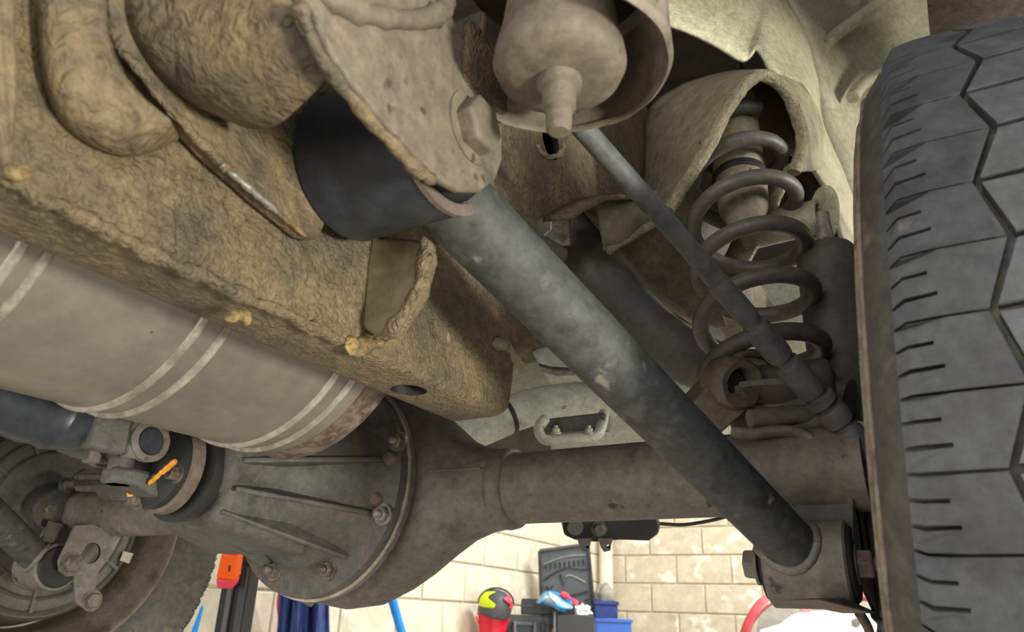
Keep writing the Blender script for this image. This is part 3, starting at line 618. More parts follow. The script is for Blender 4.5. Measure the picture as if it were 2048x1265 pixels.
# ------------------------------------------------------------------ shock absorber with cross tube
sh = thing('shock_absorber', 'dark grey shock absorber tube beside the near tyre', 'shock absorber', P(1690, 800, 0.86))
a0, a1 = P(1652, 498, 0.93), P(1700, 860, 0.84)
da = (a1-a0).normalized()
MB().lathe(a0, da, [(-0.006, 0.012), (0.0, 0.030), (0.006, 0.0345), (0.016, 0.036), ((a1-a0).length, 0.0365)], 40).build('dust_tube', 'shock', sh, smooth=50)
MB().lathe(a0-da*0.02, da, [(-0.03, 0.009), (0.02, 0.009)], 16).build('rod', 'nut', sh)
ct = thing('shock_cross_tube', 'pale short cross tube above the dark shock absorber', 'mounting tube', P(1580, 470, 0.98))
t0_, t1_ = P(1490, 470, 1.02), P(1640, 432, 0.96); dt = (t1_-t0_).normalized()
MB().lathe(t0_, dt, [(0, 0.0225), ((t1_-t0_).length, 0.0225), ((t1_-t0_).length, 0.017), ((t1_-t0_).length-0.03, 0.017)], 36).build('tube', 'body_paint', ct, smooth=30)
MB().prism([t1_+ (V_*cos(a)*0.030*1.25 + (U_*-0.25+W_)*sin(a)*0.026) + dt*0.002 for a in [2*pi*k/24 for k in range(24)]], dt*0.006).build('end_plate', 'body_paint', ct, bevel=0.001)

# ------------------------------------------------------------------ body mount with stud
CUP0, CUP1 = -125, 85
bmo = P(1119, 126, 0.43)
bmz = thing('body_mount', 'round dusty rubber body mount with a hanging stud in its cup', 'body mount', bmo-ZV*0.05)
MB().lathe(bmo, -ZV, [(-0.06, 0.030), (-0.02, 0.0345), (-0.006, 0.0375), (0.002, 0.0385), (0.009, 0.0355), (0.0125, 0.026), (0.0135, 0.012)], 60).build('rubber_cushion', 'bracket_pink', bmz, smooth=70)
MB().lathe(bmo-ZV*0.012, -ZV, [(0, 0.0135), (0.006, 0.0125), (0.008, 0.0098), (0.020, 0.0095), (0.0215, 0.0075), (0.034, 0.0072), (0.036, 0.0055), (0.0362, 0.003)], 28).build('stud', 'bracket_pink', bmz, smooth=35)
MB().lathe(bmo, ZV, [(-0.001, 0.0600), (-0.003, 0.0615), (-0.001, 0.0630), (0.006, 0.0622), (0.05, 0.0610), (0.09, 0.060)], 72, caps=False, a0=radians(CUP0), a1=radians(CUP1)).jitter(0.0012, 40).build('cup', 'bracket_pink', bmz, solid=0.003, smooth=60)
MB().lathe(bmo+ZV*0.07, ZV, [(0, 0.02), (0.0, 0.06), (0.01, 0.06)], 48).build('cup_top', 'dark_floor', bmz)
arm_ = [Vector((XO, PX(1010, 300, XO).y-0.10, bmo.z+0.0)), bmo+Vector((-0.055, -0.02, 0.0)), bmo+Vector((-0.052, 0.03, 0.0)), Vector((XO, bmo.y+0.14, bmo.z+0.02))]
MB().prism(arm_, ZV*0.05).build('mount_arm', 'undercoat', bmz, bevel=0.006)

# ------------------------------------------------------------------ hand brake cable
cb = thing('brake_cable', 'thin grey brake cable with sleeves running down past the coil spring', 'cable', P(1745, 905, 0.7))
cpath = [(1118, 200, .55), (1160, 250, .57), (1250, 352, .60), (1345, 458, .63), (1425, 553, .655), (1500, 640, .675), (1560, 712, .69), (1640, 800, .70), (1720, 885, .70), (1790, 955, .70)]
cc = crv([P(*q) for q in cpath], 80)
MB().tube(cc, 0.0088, 20).build('sheath', 'cable', cb)
def sleeve(i0, i1, r, m='cable', name='sleeve'): MB().tube(cc[i0:i1], [r*0.9]+[r]*(i1-i0-2)+[r*0.9], 22).build(name, m, cb, smooth=40)
sleeve(36, 45, 0.0105); sleeve(45, 54, 0.0125); sleeve(54, 61, 0.0135); sleeve(61, 63, 0.0165, 'cable', 'clip_ring'); sleeve(63, 67, 0.0145); sleeve(67, 80, 0.0118)

# ------------------------------------------------------------------ wheels
def tyre_profile(R, w, rr):
    h = w/2
    half = [(0.62, rr), (0.72, rr+0.012), (0.88, rr+0.035), (1.0, rr+(R-rr)*0.5), (1.0, R-0.058), (0.95, R-0.034), (0.86, R-0.020), (0.77, R-0.0135), (0.5, R-0.009)]
    return [(-h*a, r) for a, r in half] + [(0, R-0.0075)] + [(h*a, r) for a, r in half[::-1]]
def wheel(name, label, cen, R, w, rr, inner, nblk, tread, rot):
    root = thing(name, label, 'wheel', cen-ZV*R, None)
    A = rot@XV
    b = MB().lathe(cen, A, tyre_profile(R, w, rr), 128, caps=False)
    ty = b.build('tyre', 'tyre_side', root, smooth=50)
    if tread:
        _, e1, e2 = frame_of(A); h = w/2; bm_ = MB()
        def pt(th, x, r):
            xx = x*h
            return cen + A*xx + (e1*cos(th)+e2*sin(th))*r
        def rad(x, top):
            ax_ = abs(x)
            base = R - (0.0 if ax_ < 0.55 else 0.005*((ax_-0.55)/0.27)**2)
            if ax_ > 0.80: base = R-0.0135
            return base if top else base-0.010
        def blk(poly):
            top = [pt(t_, x, rad(x, True)) for t_, x in poly]; bot = [pt(t_, x, rad(x, False)) for t_, x in poly]
            a_ = bm_.ring(top); c_ = bm_.ring(bot)
            bm_.bridge(a_, c_); bm_.bm.faces.new(a_)
        st = 2*pi/nblk; g = 0.045
        for i in range(nblk):
            t0 = i*st
            for s in (-1, 1):
                z = 0.5 if s > 0 else 0.0; t = t0+z*st
                sk = 0.10*s
                # shoulder block split by two short sipes near the edge
                e = [(t+st*(f+g/2), t+st*(f+1-g/2)) for f in (0,)][0]
                L_ = e[1]-e[0]
                def q(f, x): return (e[0]+L_*f + sk*st*(1-abs(x))*2.0, s*x*0.85)
                xi_a, xi_b = (0.40, 0.52) if i % 2 else (0.52, 0.40)
                poly = [q(0, xi_a), q(1, xi_b), q(1, 0.72), q(1, 0.90), q(1, 0.97), q(0.72, 0.97), q(0.72, 0.90), q(0.70, 0.74), q(0.64, 0.74), q(0.64, 0.90), q(0.66, 0.97), q(0.36, 0.97), q(0.36, 0.90), q(0.36, 0.78), q(0.30, 0.78), q(0.30, 0.90), q(0.30, 0.97), q(0, 0.97), q(0, 0.90), q(0, 0.72)]
                blk(poly)
                # second row
                x1a, x1b = (0.355, 0.475) if i % 2 else (0.475, 0.355)
                poly = [q(0.0, 0.05), q(0.9, 0.08), q(0.96, x1b), q(0.04, x1a)]
                blk(poly)
        bm_.build('tread_block', 'tyre', ty, smooth=25, kind='stuff')
    return root, ty
camb = Matrix.Rotation(radians(4.3), 3, 'Y')
WC = Vector((0.079, 0.78, 1.293))
wR, tyR = wheel('wheel', 'near dark all-terrain tyre filling the right edge of the picture', WC, 0.365, 0.230, 0.215, -1, 58, True, camb)
MB().lathe(WC, camb@XV, [(-0.075, 0.216), (-0.08, 0.222), (-0.072, 0.205), (-0.05, 0.195), (0.0, 0.19), (0.05, 0.19), (0.06, 0.04)], 64).build('rim', 'rim', wR, smooth=40)
# mud lines on the inner sidewall of the near tyre
for rr_, of in ((0.324, 0.1118), (0.312, 0.1152), (0.292, 0.1156)):
    pr_ = []
    _, e1, e2 = frame_of(camb@XV)
    pts = [WC + (camb@XV)*(-of) + (e1*cos(2*pi*k/160)+e2*sin(2*pi*k/160))*(rr_+(0.003*sin(k*2*pi/8) if rr_ > 0.32 else 0.0008*sin(k*1.3))) for k in range(161)]
    MB().tube(pts, 0.0019, 6, caps=False).build('sidewall_rib', 'tyre_mud', tyR, smooth=80)

WL = Vector((-1.485, 0.78, 1.293))
wL, tyL = wheel('wheel', 'far wheel with grimy steel rim seen behind the axle end', WL, 0.365, 0.205, 0.215, 1, 58, True, Matrix.Identity(3))
MB().lathe(WL, XV, [(0.092, 0.232), (0.098, 0.236), (0.100, 0.231), (0.094, 0.224), (0.075, 0.219), (0.060, 0.205), (0.03, 0.196), (-0.03, 0.192), (-0.05, 0.04)], 96, caps=False).build('rim', 'rim', wL, smooth=50)
MB().lathe(WL, XV, [(-0.04, 0.19), (0.045, 0.178), (0.055, 0.172), (0.062, 0.150), (0.064, 0.06), (0.09, 0.05), (0.10, 0.03)], 72).build('brake_drum', 'drum', wL, smooth=40)
for rr_ in (0.165, 0.140, 0.115):
    MB().lathe(WL, XV, [(0.062, rr_-0.004), (0.0675, rr_), (0.062, rr_+0.004)], 72, caps=False).build('drum_rib', 'drum', wL, smooth=60)
for th in range(0, 360, 30):
    e = Vector((0, cos(radians(th)), sin(radians(th)))); n_ = Vector((0, -e.z, e.y))
    MB().prism([WL+XV*0.06+e*0.115-n_*0.003, WL+XV*0.06+e*0.165-n_*0.003, WL+XV*0.06+e*0.165+n_*0.003, WL+XV*0.06+e*0.115+n_*0.003], XV*0.006).build('drum_web', 'drum', wL)
MB().prism([PX(a, b_, WL.x+0.069) for a, b_ in ((246, 1103), (266, 1108), (257, 1128), (239, 1122))], XV*0.0015).build('paper_label', 'pale_label', wL)
# ------------------------------------------------------------------ things behind the axle, under the tail of the car
pi_ = thing('filler_pipe', 'pale grey green bent pipe with a black band above the axle', 'pipe', P(1080, 830, 1.45))
fp = crv([P(820, 905, 1.38), P(900, 880, 1.40), P(985, 845, 1.42), P(1040, 822, 1.44), P(1110, 806, 1.46), P(1230, 795, 1.48), P(1400, 780, 1.5)], 40)
MB().tube(fp, 0.036, 28).build('pipe', 'body_grey', pi_)
MB().tube(fp[16:18], 0.0375, 28).build('band', 'black', pi_)
MB().tube(crv([P(1085, 740, 1.6), P(1130, 720, 1.6), P(1250, 735, 1.6), P(1380, 760, 1.6)], 16), 0.045, 20).build('upper_pipe', 'body_grey', pi_)
tk = thing('tow_hook', 'pale U shaped towing eye bar under the rear body', 'tow hook', P(1140, 890, 1.32))
MB().tube(crv([P(1090, 838, 1.34), P(1078, 858, 1.32), P(1092, 880, 1.31), P(1140, 878, 1.31), P(1190, 872, 1.31), P(1203, 852, 1.32), P(1208, 825, 1.34)], 40), 0.0095, 14).build('bar', 'body_grey', tk)
for a_ in (1112, 1178): bolt(tk, P(a_, 866, 1.31), V_, 0.007, 0.008, 'body_grey', True, 0.008)
MB().box(P(1145, 852, 1.36), (0.14, 0.03, 0.03)).build('mount', 'shock', tk, bevel=0.004)
tb = thing('tab_bracket', 'small bright metal tab with a round hole behind the trailing arm', 'bracket', P(1100, 745, 1.15))
tbo = MB().prism([P(a_, b_, 1.15) for a_, b_ in ((1078, 733), (1105, 740), (1150, 742), (1150, 752), (1110, 752), (1085, 745))], V_*0.003+W_*0.03).build('tab', 'nut', tb, bevel=0.001)
cm = MB().prism([P(a_, b_, 1.35) for a_, b_ in ((1120, 520), (1200, 520), (1420, 700), (1400, 740), (1260, 700), (1130, 640))], W_*0.12).build('crossmember', 'bracket_tan', None, bevel=0.01)
tag(cm, 'brown crossmember seen behind the dark bent exhaust pipe', 'crossmember')
cm2 = MB().prism([P(a_, b_, 1.12) for a_, b_ in ((1215, 400), (1330, 430), (1420, 560), (1460, 660), (1400, 650), (1320, 600), (1240, 500))], W_*0.06).build('crossmember', 'bracket_pink', None, bevel=0.008)
tag(cm2, 'slanting dusty crossmember arm beside the coil spring', 'crossmember')
hb = thing('hose_bracket', 'small grey metal hose bracket inside the chassis opening', 'bracket', P(1105, 500, 1.0))
MB().prism([P(a_, b_, 0.98) for a_, b_ in ((1100, 420), (1140, 420), (1142, 490), (1125, 492), (1085, 470), (1100, 458))], W_*0.02).build('clip_plate', 'nut', hb, bevel=0.002)
MB().lathe(P(1105, 505, 1.0), W_, [(-0.01, 0.012), (-0.008, 0.020), (0.02, 0.020)], 24).build('grommet', 'shock', hb)
# dark chassis parts across the car
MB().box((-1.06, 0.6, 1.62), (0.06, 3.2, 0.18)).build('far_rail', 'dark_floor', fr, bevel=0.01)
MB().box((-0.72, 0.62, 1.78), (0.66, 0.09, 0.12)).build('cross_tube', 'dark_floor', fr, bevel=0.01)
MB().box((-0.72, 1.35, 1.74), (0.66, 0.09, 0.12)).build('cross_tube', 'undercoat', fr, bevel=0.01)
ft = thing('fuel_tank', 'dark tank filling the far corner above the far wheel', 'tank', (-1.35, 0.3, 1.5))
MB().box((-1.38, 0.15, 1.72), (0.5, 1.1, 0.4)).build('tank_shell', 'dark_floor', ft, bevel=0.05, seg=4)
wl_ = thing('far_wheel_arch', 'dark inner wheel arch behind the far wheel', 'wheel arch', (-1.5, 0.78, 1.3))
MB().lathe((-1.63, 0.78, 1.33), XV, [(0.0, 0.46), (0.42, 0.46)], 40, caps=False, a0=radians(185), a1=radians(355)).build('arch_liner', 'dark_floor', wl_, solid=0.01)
# black latch unit hanging behind the axle
lt = thing('latch_unit', 'black plastic unit with two lugs hanging just below the axle tube', 'car part', P(1220, 1090, 1.25))
MB().prism([P(a_, b_, 1.25) for a_, b_ in ((1122, 1020), (1310, 1020), (1322, 1050), (1318, 1070), (1298, 1084), (1240, 1082), (1190, 1086), (1150, 1082), (1128, 1072))], W_*0.07).build('housing', 'black', lt, bevel=0.005)
for a_ in (1170, 1212):
    lg = MB().prism([P(a_+q, b_, 1.245) for q, b_ in ((-16, 1078), (14, 1078), (10, 1092), (9, 1102), (-4, 1105), (-10, 1096))], W_*0.012).build('lug', 'shock', lt, bevel=0.0)
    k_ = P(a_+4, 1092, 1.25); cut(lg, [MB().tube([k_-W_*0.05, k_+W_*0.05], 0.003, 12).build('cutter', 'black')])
MB().tube([P(1295, 1040, 1.3), Vector((-0.70, 1.99, 1.53)), Vector((-0.70, 2.04, 1.56))], 0.008, 10).build('hanger', 'black', lt)
bolt(lt, P(1198, 1058, 1.25), -W_, 0.010, 0.008, 'shock', True, 0)
MB().lathe(P(1150, 1055, 1.25), -W_, [(0, 0.014), (0.004, 0.013)], 20).build('knob', 'shock', lt)
MB().tube(crv([P(1318, 1048, 1.26), P(1370, 1050, 1.26), P(1430, 1040, 1.26), P(1470, 1028, 1.26)], 16), 0.003, 8).build('release_cable', 'black', lt)

# ------------------------------------------------------------------ garage things in the background
# lift post with red and orange marker
po = thing('lift_post', 'black lift post standing behind the far wheel', 'post', (P(468, 1250, 2.35).x, P(468, 1250, 2.35).y, 0))
c_ = Vector(po['_o'])
R0 = Matrix((Vector((cos(_y), sin(_y), 0)), Vector((-sin(_y), cos(_y), 0)), ZV)).transposed()
MB().box(c_+ZV*0.68, (0.09, 0.09, 1.36), R0).build('column', 'black', po, bevel=0.008)
MB().box(c_+ZV*0.66+R0@Vector((-0.012, -0.05, 0)), (0.016, 0.02, 1.22), R0).build('guide_rail', 'shock', po, bevel=0.003)
MB().box(c_+ZV*0.66+R0@Vector((0.026, -0.05, 0)), (0.022, 0.02, 1.22), R0).build('guide_rail', 'case_black', po, bevel=0.003)
mk = thing('marker_lamp', 'red and orange marker lamp fixed on the black lift post', 'lamp', P(452, 1185, 2.28))
def quadbox(pts, d, th, name, m, parent): return MB().prism([P(a_, b_, d) for a_, b_ in pts], W_*th).build(name, m, parent, bevel=0.006, seg=3)
quadbox(((448, 1072), (480, 1082), (476, 1112), (442, 1108)), 2.28, 0.05, 'red_lens', 'pinkred', mk)
quadbox(((442, 1108), (477, 1112), (470, 1163), (431, 1158)), 2.28, 0.05, 'orange_lens', 'orange_lens', mk)
quadbox(((431, 1158), (470, 1163), (464, 1180), (433, 1178)), 2.28, 0.05, 'red_lens', 'pinkred', mk)
quadbox(((457, 1132), (461, 1132), (459, 1145), (456, 1145)), 2.277, 0.004, 'slot', 'black', mk)
st_ = MB().prism([P(a_, b_, 2.0) for a_, b_ in ((402, 1212), (404, 1220), (384, 1300), (368, 1300))], W_*0.012).build('strap', 'sky_blue', None, bevel=0.002)
tag(st_, 'light blue strap end hanging beside the far tyre', 'strap')
# jacket hanging on the wall
jk = thing('jacket', 'navy blue jacket with red edge hanging below the differential', 'jacket', P(605, 1300, 2.55))
rows = []
for k in range(21):
    t = k/20; row = []
    for j in range(31):
        s = j/30
        x = 556 + s*(112 - 14*t) ; yq = 1060 + t*300
        fold = 0.03*sin(s*17+t*1.2) + 0.02*sin(s*31+1+t*2) + 0.10*sin(pi*s)
        row.append(P(x + 4*sin(t*5+s*3), yq, 2.85-fold))
    rows.append(row)
MB().sheet(rows).build('cloth', 'navy', jk, solid=0.006, smooth=80)
MB().tube(crv([P(560+(-3 if k % 2 else 0), 1060+k*30, 2.83) for k in range(11)], 30), 0.008, 8).build('red_piping', 'pinkred', jk)
MB().tube(crv([P(612, 1060, 2.73), P(600, 1130, 2.72), P(592, 1200, 2.73), P(600, 1260, 2.73), P(608, 1340, 2.73)], 24), 0.008, 8, flat=0.6).build('front_seam', 'navy', jk)
bp_ = MB().tube([P(770, 1150, 3.0), P(810, 1290, 3.0), P(830, 1360, 3.0)], 0.018, 12).build('blue_pole', 'sky_blue', None)
tag(bp_, 'bright blue slanting pole against the cream block wall', 'pole')

# workbench carrying the tool cases (below the picture)
dB = 4.28; zB = 0.93
bo = P(1120, 1300, dB); BR3 = Matrix((DR, DL, ZV)).transposed()
bo = bo + DR*0.12; bx, by_ = bo.x, bo.y
bench = thing('workbench', 'wooden workbench under the tool cases in the corner', 'workbench', (bx, by_, 0))
b0 = Vector((bx, by_, 0))
MB().box(b0+ZV*(zB-0.025), (0.8, 0.5, 0.05), BR3).build('bench_top', 'wood', bench, bevel=0.005)
for sx in (-1, 1):
    for sy in (-1, 1): MB().box(b0+BR3@Vector((0.36*sx, 0.2*sy, (zB-0.05)/2)), (0.06, 0.06, zB-0.05), BR3).build('leg', 'wood', bench, bevel=0.004)
def on_bench(px, d): q = P(px, 1262, d); return Vector((q.x, q.y, zB))
FR = Matrix((Vector((cos(_y), sin(_y), 0)), Vector((-sin(_y), cos(_y), 0)), ZV)).transposed()   # faces the camera
def top_z(px, py, d): return P(px, py, d).z
# big dark case
cz = top_z(1070, 1231, 4.15)
k1 = on_bench(1059, 4.15); cs = thing('tool_case', 'large charcoal plastic tool case with carrying handle on the bench', 'tool case', k1)
wd = 98*4.15/FPX
MB().box(k1+ZV*(cz-zB)/2, (wd, 0.20, cz-zB), FR).build('case_body', 'case', cs, bevel=0.012, seg=3)
MB().box(k1+ZV*(cz-zB-0.05)+FR@Vector((0, -0.103, 0)), (wd, 0.012, 0.012), FR).build('lid_seam', 'case_black', cs)
hc = k1+ZV*(cz-zB-0.075)+FR@Vector((-0.03, -0.112, 0))
MB().tube(crv([hc+FR@Vector(v) for v in ((-0.055, 0.01, 0.03), (-0.055, -0.015, 0.03), (-0.05, -0.02, -0.02), (0, -0.022, -0.035), (0.05, -0.02, -0.02), (0.055, -0.015, 0.03), (0.055, 0.01, 0.03))], 30), 0.010, 10).build('handle', 'lid', cs)
MB().box(hc+FR@Vector((0, 0.004, 0.03)), (0.12, 0.02, 0.016), FR).build('handle_bar', 'lid', cs, bevel=0.003)
MB().lathe(P(1112, 1262, 4.02), -W_, [(0, 0.022), (0.02, 0.018), (0.024, 0.008)], 20).build('latch', 'brass', cs)
for sx in (-0.125, 0.07): MB().box(k1+ZV*(cz-zB-0.06)+FR@Vector((sx, -0.106, 0)), (0.028, 0.014, 0.05), FR).build('clasp', 'case_black', cs, bevel=0.003)
k2 = on_bench(1148, 4.05); cs2 = thing('tool_case', 'black flat fronted box at the right of the charcoal case', 'tool case', k2)
z2 = top_z(1150, 1230, 4.05); MB().box(k2+ZV*(z2-zB)/2, (74*4.05/FPX, 0.18, z2-zB), FR).build('case_body', 'case_black', cs2, bevel=0.006)
MB().box(k2+ZV*(z2-zB-0.02)+FR@Vector((-0.112, -0.09, -0.05)), (0.012, 0.02, 0.16), FR).build('corner_strip', 'lid', cs2, bevel=0.002)
k3 = Vector((k1.x, k1.y, cz)) + FR@Vector((0.125, 0.0, 0.001)); cs3 = thing('flat_case', 'flat black case lying on top of the charcoal tool case', 'tool case', k3)
MB().box(k3+ZV*0.042, (125*4.15/FPX, 0.19, 0.082), FR).build('case_body', 'case_black', cs3, bevel=0.006)
MB().box(k3+ZV*0.045+FR@Vector((0.0, -0.097, 0)), (0.37, 0.006, 0.008), FR).build('lid_seam', 'case', cs3)
# open tray lid standing in the corner
kd = 4.62
ld = thing('open_case_lid', 'open tool case lid with moulded grey foam slots leaning in the corner', 'case lid', P(1135, 1245, kd))
LP = [P(1079, 1103, kd+.02), P(1176, 1090, kd), P(1190, 1240, kd), P(1084, 1240, kd+.02)]
nrm = (LP[1]-LP[0]).cross(LP[3]-LP[0]).normalized()
if nrm.dot(W_) < 0: nrm = -nrm
MB().prism(LP, nrm*0.05).build('shell', 'lid', ld, bevel=0.006)
def lq(u, v, o=0.0): return (LP[0]*(1-u)+LP[1]*u)*(1-v)+(LP[3]*(1-u)+LP[2]*u)*v - nrm*o
for a_, b_ in (((0, 0), (1, 0)), ((1, 0), (1, 1)), ((1, 1), (0, 1)), ((0, 1), (0, 0))):
    MB().tube([lq(*a_, 0.004), lq(*b_, 0.004)], 0.011, 8).build('rim', 'case', ld)
def slot(pts, r=0.006, m='lid_dark'): MB().tube(crv([lq(u, v, 0.003) for u, v in pts], 16), r, 6).build('slot', m, ld)
slot(((0.08, 0.42), (0.3, 0.33), (0.55, 0.28), (0.8, 0.32), (0.95, 0.32))); slot(((0.3, 0.68), (0.6, 0.66), (0.92, 0.62)))
slot(((0.08, 0.2), (0.3, 0.15), (0.6, 0.12), (0.93, 0.13)), 0.004, 'grey_cloth'); slot(((0.5, 0.40), (0.6, 0.39), (0.8, 0.46), (0.88, 0.5)), 0.005, 'grey_cloth')
for k in range(9): slot(((0.12+0.095*k, 0.19), (0.12+0.095*k, 0.21), (0.12+0.095*k, 0.27)), 0.005)
slot(((0.4, 0.36), (0.42, 0.45), (0.47, 0.52)), 0.004); slot(((0.12, 0.52), (0.16, 0.56), (0.24, 0.52)), 0.006); slot(((0.7, 0.75), (0.8, 0.74), (0.93, 0.72)), 0.006); slot(((0.35, 0.8), (0.55, 0.79), (0.7, 0.8)), 0.006)
# blue and white bag
def lump(c, rx, ry, rz, seed, n=20, amt=0.25):
    from mathutils import noise
    b = MB(); rings = []
    for i in range(1, n):
        th = pi*i/n; ring = []
        for j in range(2*n):
            ph = pi*j/n; d = Vector((sin(th)*cos(ph), sin(th)*sin(ph), cos(th)))
            s = 1+amt*noise.noise(d*2.2+Vector((seed, 0, seed)))+amt*0.4*noise.noise(d*6+Vector((0, seed, 0)))
            ring.append(Vector(c)+FR@Vector((d.x*rx*s, d.y*ry*s, d.z*rz*s)))
        rings.append(b.ring(ring))
    for a_, q in zip(rings, rings[1:]): b.bridge(a_, q)
    b.bm.faces.new(rings[0]); b.bm.faces.new(rings[-1][::-1]); return b
bg = thing('crumpled_bag', 'crumpled blue and white plastic bag on the flat black case', 'bag', P(1110, 1220, 4.10))
_b = [(1072, 1206, 4.06), (1098, 1184, 4.10), (1125, 1195, 4.12), (1148, 1208, 4.10)]
_c = [(1078, 1210, 4.00), (1098, 1198, 3.98), (1122, 1212, 3.98), (1142, 1220, 4.02)]
_d = [(1090, 1212, 4.04), (1108, 1214, 4.00), (1124, 1222, 4.00), (1134, 1224, 4.04)]
MB().sheet([crv([P(*q) for q in r_], 14) for r_ in (_b, _c, _d)]).jitter(0.012, 14).build('film', 'bag', bg, solid=0.01, smooth=30)
MB().sheet([[P(1098, 1184, 4.07), P(1106, 1190, 4.04), P(1120, 1200, 4.03)], [P(1100, 1194, 3.97), P(1108, 1202, 3.96), P(1114, 1206, 3.96)]]).build('white_panel', 'tissue', bg, solid=0.004)
MB().tube(crv([P(1122, 1188, 4.10), P(1138, 1196, 4.08), P(1150, 1206, 4.06), P(1154, 1214, 4.06)], 12), [0.012+0.006*sin(k) for k in range(12)], 8).build('red_wrapper', 'pinkred', bg)
ts = tag(lump(P(1166, 1224, 4.04), 0.042, 0.03, 0.034, 3, 14, 0.6).build('tissue', 'tissue', None, smooth=30), 'crumpled white tissue on the end of the cases', 'tissue')
# helmet and red bucket
kb = on_bench(985, 4.0); zb = top_z(985, 1226, 4.0)
bk = thing('bucket', 'red plastic bucket at the left end of the bench', 'bucket', kb)
MB().lathe(kb, ZV, [(0, 0.055), (zb-zB-0.012, 0.082), (zb-zB-0.012, 0.088), (zb-zB, 0.088), (zb-zB, 0.080), (0.01, 0.05)], 36).build('pail', 'red', bk, smooth=35)
MB().tube(crv([kb+FR@Vector((0.088*cos(a_), -0.02, zb-zB-0.02-0.07*sin(a_))) for a_ in [pi*k/10 for k in range(11)]], 24), 0.004, 8).build('bail', 'red', bk)
hz = P(992, 1206, 4.0)
hm = thing('helmet', 'yellow and charcoal safety helmet resting on the red bucket', 'helmet', Vector((hz.x, hz.y, zb)))
MB().lathe(hz, (FR@Vector((0.2, -0.15, 1))).normalized(), [(-0.068, 0.08), (-0.062, 0.088), (-0.02, 0.090), (0.02, 0.083), (0.045, 0.065), (0.061, 0.038), (0.067, 0.002)], 36).build('shell', 'case', hm)
def patch(th0, th1, t0, t1, m, name):
    rows = []
    for i in range(9):
        t = t0+(t1-t0)*i/8; row = []
        for j in range(13):
            th = th0+(th1-th0)*j/12 + 0.25*sin(i*0.9)
            d = Vector((cos(t)*cos(th), cos(t)*sin(th), sin(t)*0.74)); row.append(hz+FR@(d*0.095))
        rows.append(row)
    MB().sheet(rows).build(name, m, hm, solid=0.003)
patch(radians(-178), radians(-105), radians(-30), radians(48), 'hivis', 'yellow_panel')
patch(radians(-48), radians(-20), radians(-25), radians(35), 'pinkred', 'red_panel')
MB().tube(crv([hz+FR@Vector((0.094*cos(a_), -0.03, 0.077*sin(a_)-0.005)) for a_ in [pi*k/12 for k in range(13)]], 30), 0.005, 8).build('trim', 'black', hm)
# blue bins and grey cloth at the right
kq = on_bench(1222, 4.5); zq = top_z(1220, 1238, 4.5)
bn = thing('storage_bin', 'bright blue storage bin at the right end of the bench', 'bin', kq)
def bin_(c, w1, dp, h, parent, m):
    t = 0.006
    for v, s_ in (((0, -dp/2, h/2), (w1, t, h)), ((0, dp/2, h/2), (w1, t, h)), ((-w1/2, 0, h/2), (t, dp, h)), ((w1/2, 0, h/2), (t, dp, h)), ((0, 0, t/2), (w1, dp, t))):
        MB().box(c+FR@Vector(v), s_, FR).build('bin_wall' if v[2] > 0.01 else 'bin_base', m, parent, bevel=0.002)
    MB().box(c+FR@Vector((0, -dp/2-0.006, h-0.012)), (w1+0.02, 0.012, 0.02), FR).build('bin_rim', m, parent, bevel=0.003)
bin_(kq, 68*4.5/FPX, 0.22, zq-zB, bn, 'blue')
k5 = on_bench(1210, 4.55); k5.z = zq+0.001; bn2 = thing('storage_bin', 'small dark blue bin stacked on the bright blue bin', 'bin', k5)
bin_(k5, 44*4.55/FPX, 0.14, 32*4.55/FPX, bn2, 'navy')
gc = lump(P(1209, 1193, 4.68), 0.066, 0.05, 0.072, 9, 14, 0.3).build('cloth_bundle', 'grey_cloth', None, smooth=60)
tag(gc, 'grey cloth bundle above the small dark blue bin', 'cloth')

# ------------------------------------------------------------------ red car parked behind
dc = 3.6
rc = thing('parked_car', 'faded red car with open white engine bay below the axle end', 'car', (P(1640, 1300, dc).x, P(1640, 1300, dc).y, 0.3))
fe_o = crv([P(*q) for q in ((1470, 1330, dc-.1), (1482, 1262, dc-.1), (1500, 1222, dc-.05), (1522, 1196, dc), (1552, 1182, dc+.03), (1600, 1176, dc+.06), (1680, 1176, dc+.08), (1800, 1185, dc+.1))], 40)
fe_i = crv([P(*q) for q in ((1490, 1330, dc-.1), (1500, 1264, dc-.1), (1518, 1232, dc-.05), (1540, 1212, dc), (1562, 1204, dc+.03), (1610, 1200, dc+.06), (1690, 1200, dc+.08), (1800, 1206, dc+.1))], 40)
MB().sheet([fe_o, [(a_+b_)/2-W_*0.03 for a_, b_ in zip(fe_o, fe_i)], fe_i]).build('fender', 'car_red', rc, solid=0.008, smooth=60)
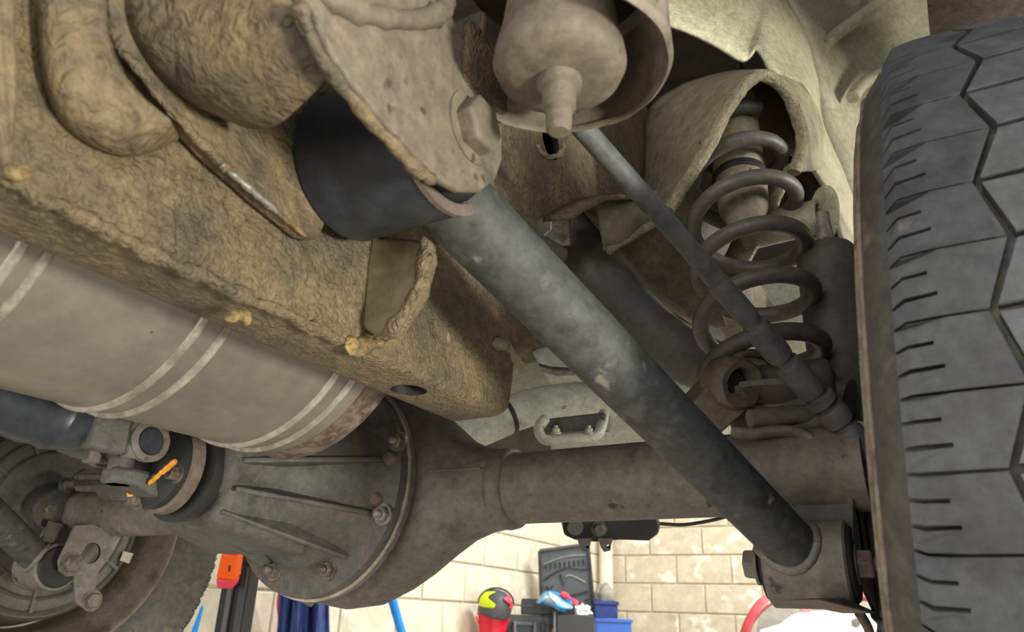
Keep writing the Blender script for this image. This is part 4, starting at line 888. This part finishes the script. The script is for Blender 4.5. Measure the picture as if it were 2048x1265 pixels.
MB().sheet([[P(1500, 1330, dc), P(1640, 1330, dc), P(1800, 1330, dc)], [P(1520, 1225, dc+.25), P(1640, 1222, dc+.25), P(1800, 1222, dc+.25)], [P(1560, 1195, dc+.3), P(1640, 1190, dc+.3), P(1800, 1190, dc+.3)]]).build('inner_panel', 'grey_cloth', rc, solid=0.01)
MB().sheet([crv([P(*q) for q in ((1520, 1262, dc-.02), (1560, 1250, dc), (1590, 1230, dc+.02), (1640, 1224, dc+.03), (1720, 1222, dc+.03), (1810, 1225, dc+.03))], 24), crv([P(*q) for q in ((1520, 1340, dc-.25), (1560, 1340, dc-.25), (1590, 1340, dc-.25), (1640, 1340, dc-.25), (1720, 1340, dc-.25), (1810, 1340, dc-.25))], 24)]).build('white_panel', 'car_white', rc, solid=0.01)
MB().prism([P(a_, b_, dc+.02) for a_, b_ in ((1603, 1205), (1622, 1205), (1622, 1224), (1603, 1224))], W_*0.03).build('pink_pad', 'pink', rc, bevel=0.004)
MB().prism([P(a_, b_, dc+.02) for a_, b_ in ((1661, 1205), (1720, 1205), (1704, 1226), (1680, 1228), (1662, 1224))], W_*0.03).build('pink_pad', 'pink', rc, bevel=0.004)
MB().tube([P(1622, 1216, dc+.04), P(1664, 1214, dc+.04)], 0.008, 10).build('rod', 'nut', rc)
MB().lathe(P(1711, 1246, dc-.05), -W_, [(0, 0.022), (0.008, 0.020), (0.01, 0.010), (0.018, 0.009)], 24).build('panel_bolt', 'nut', rc)
MB().box(Vector(rc['_o'])+Vector((0.3, 0.7, 0.35)), (1.3, 0.9, 0.8)).build('car_front', 'car_red', rc, bevel=0.08, seg=4)
# bracket end hanging under the right-hand axle bracket
he = thing('brake_hose', 'rusty brake hose end hanging below the near axle bracket', 'hose', P(1745, 1262, 0.70))
MB().tube(crv([P(1718, 1226, .68), P(1730, 1245, .69), P(1738, 1262, .7), P(1748, 1300, .7)], 12), 0.0045, 10).build('hose', 'rust', he)
MB().tube(crv([P(1755, 1228, .70), P(1770, 1250, .71), P(1765, 1290, .72)], 12), 0.007, 10).build('bleed_pipe', 'black', he)
for o in list(bpy.data.objects):
    if '_o' in o: del o['_o']
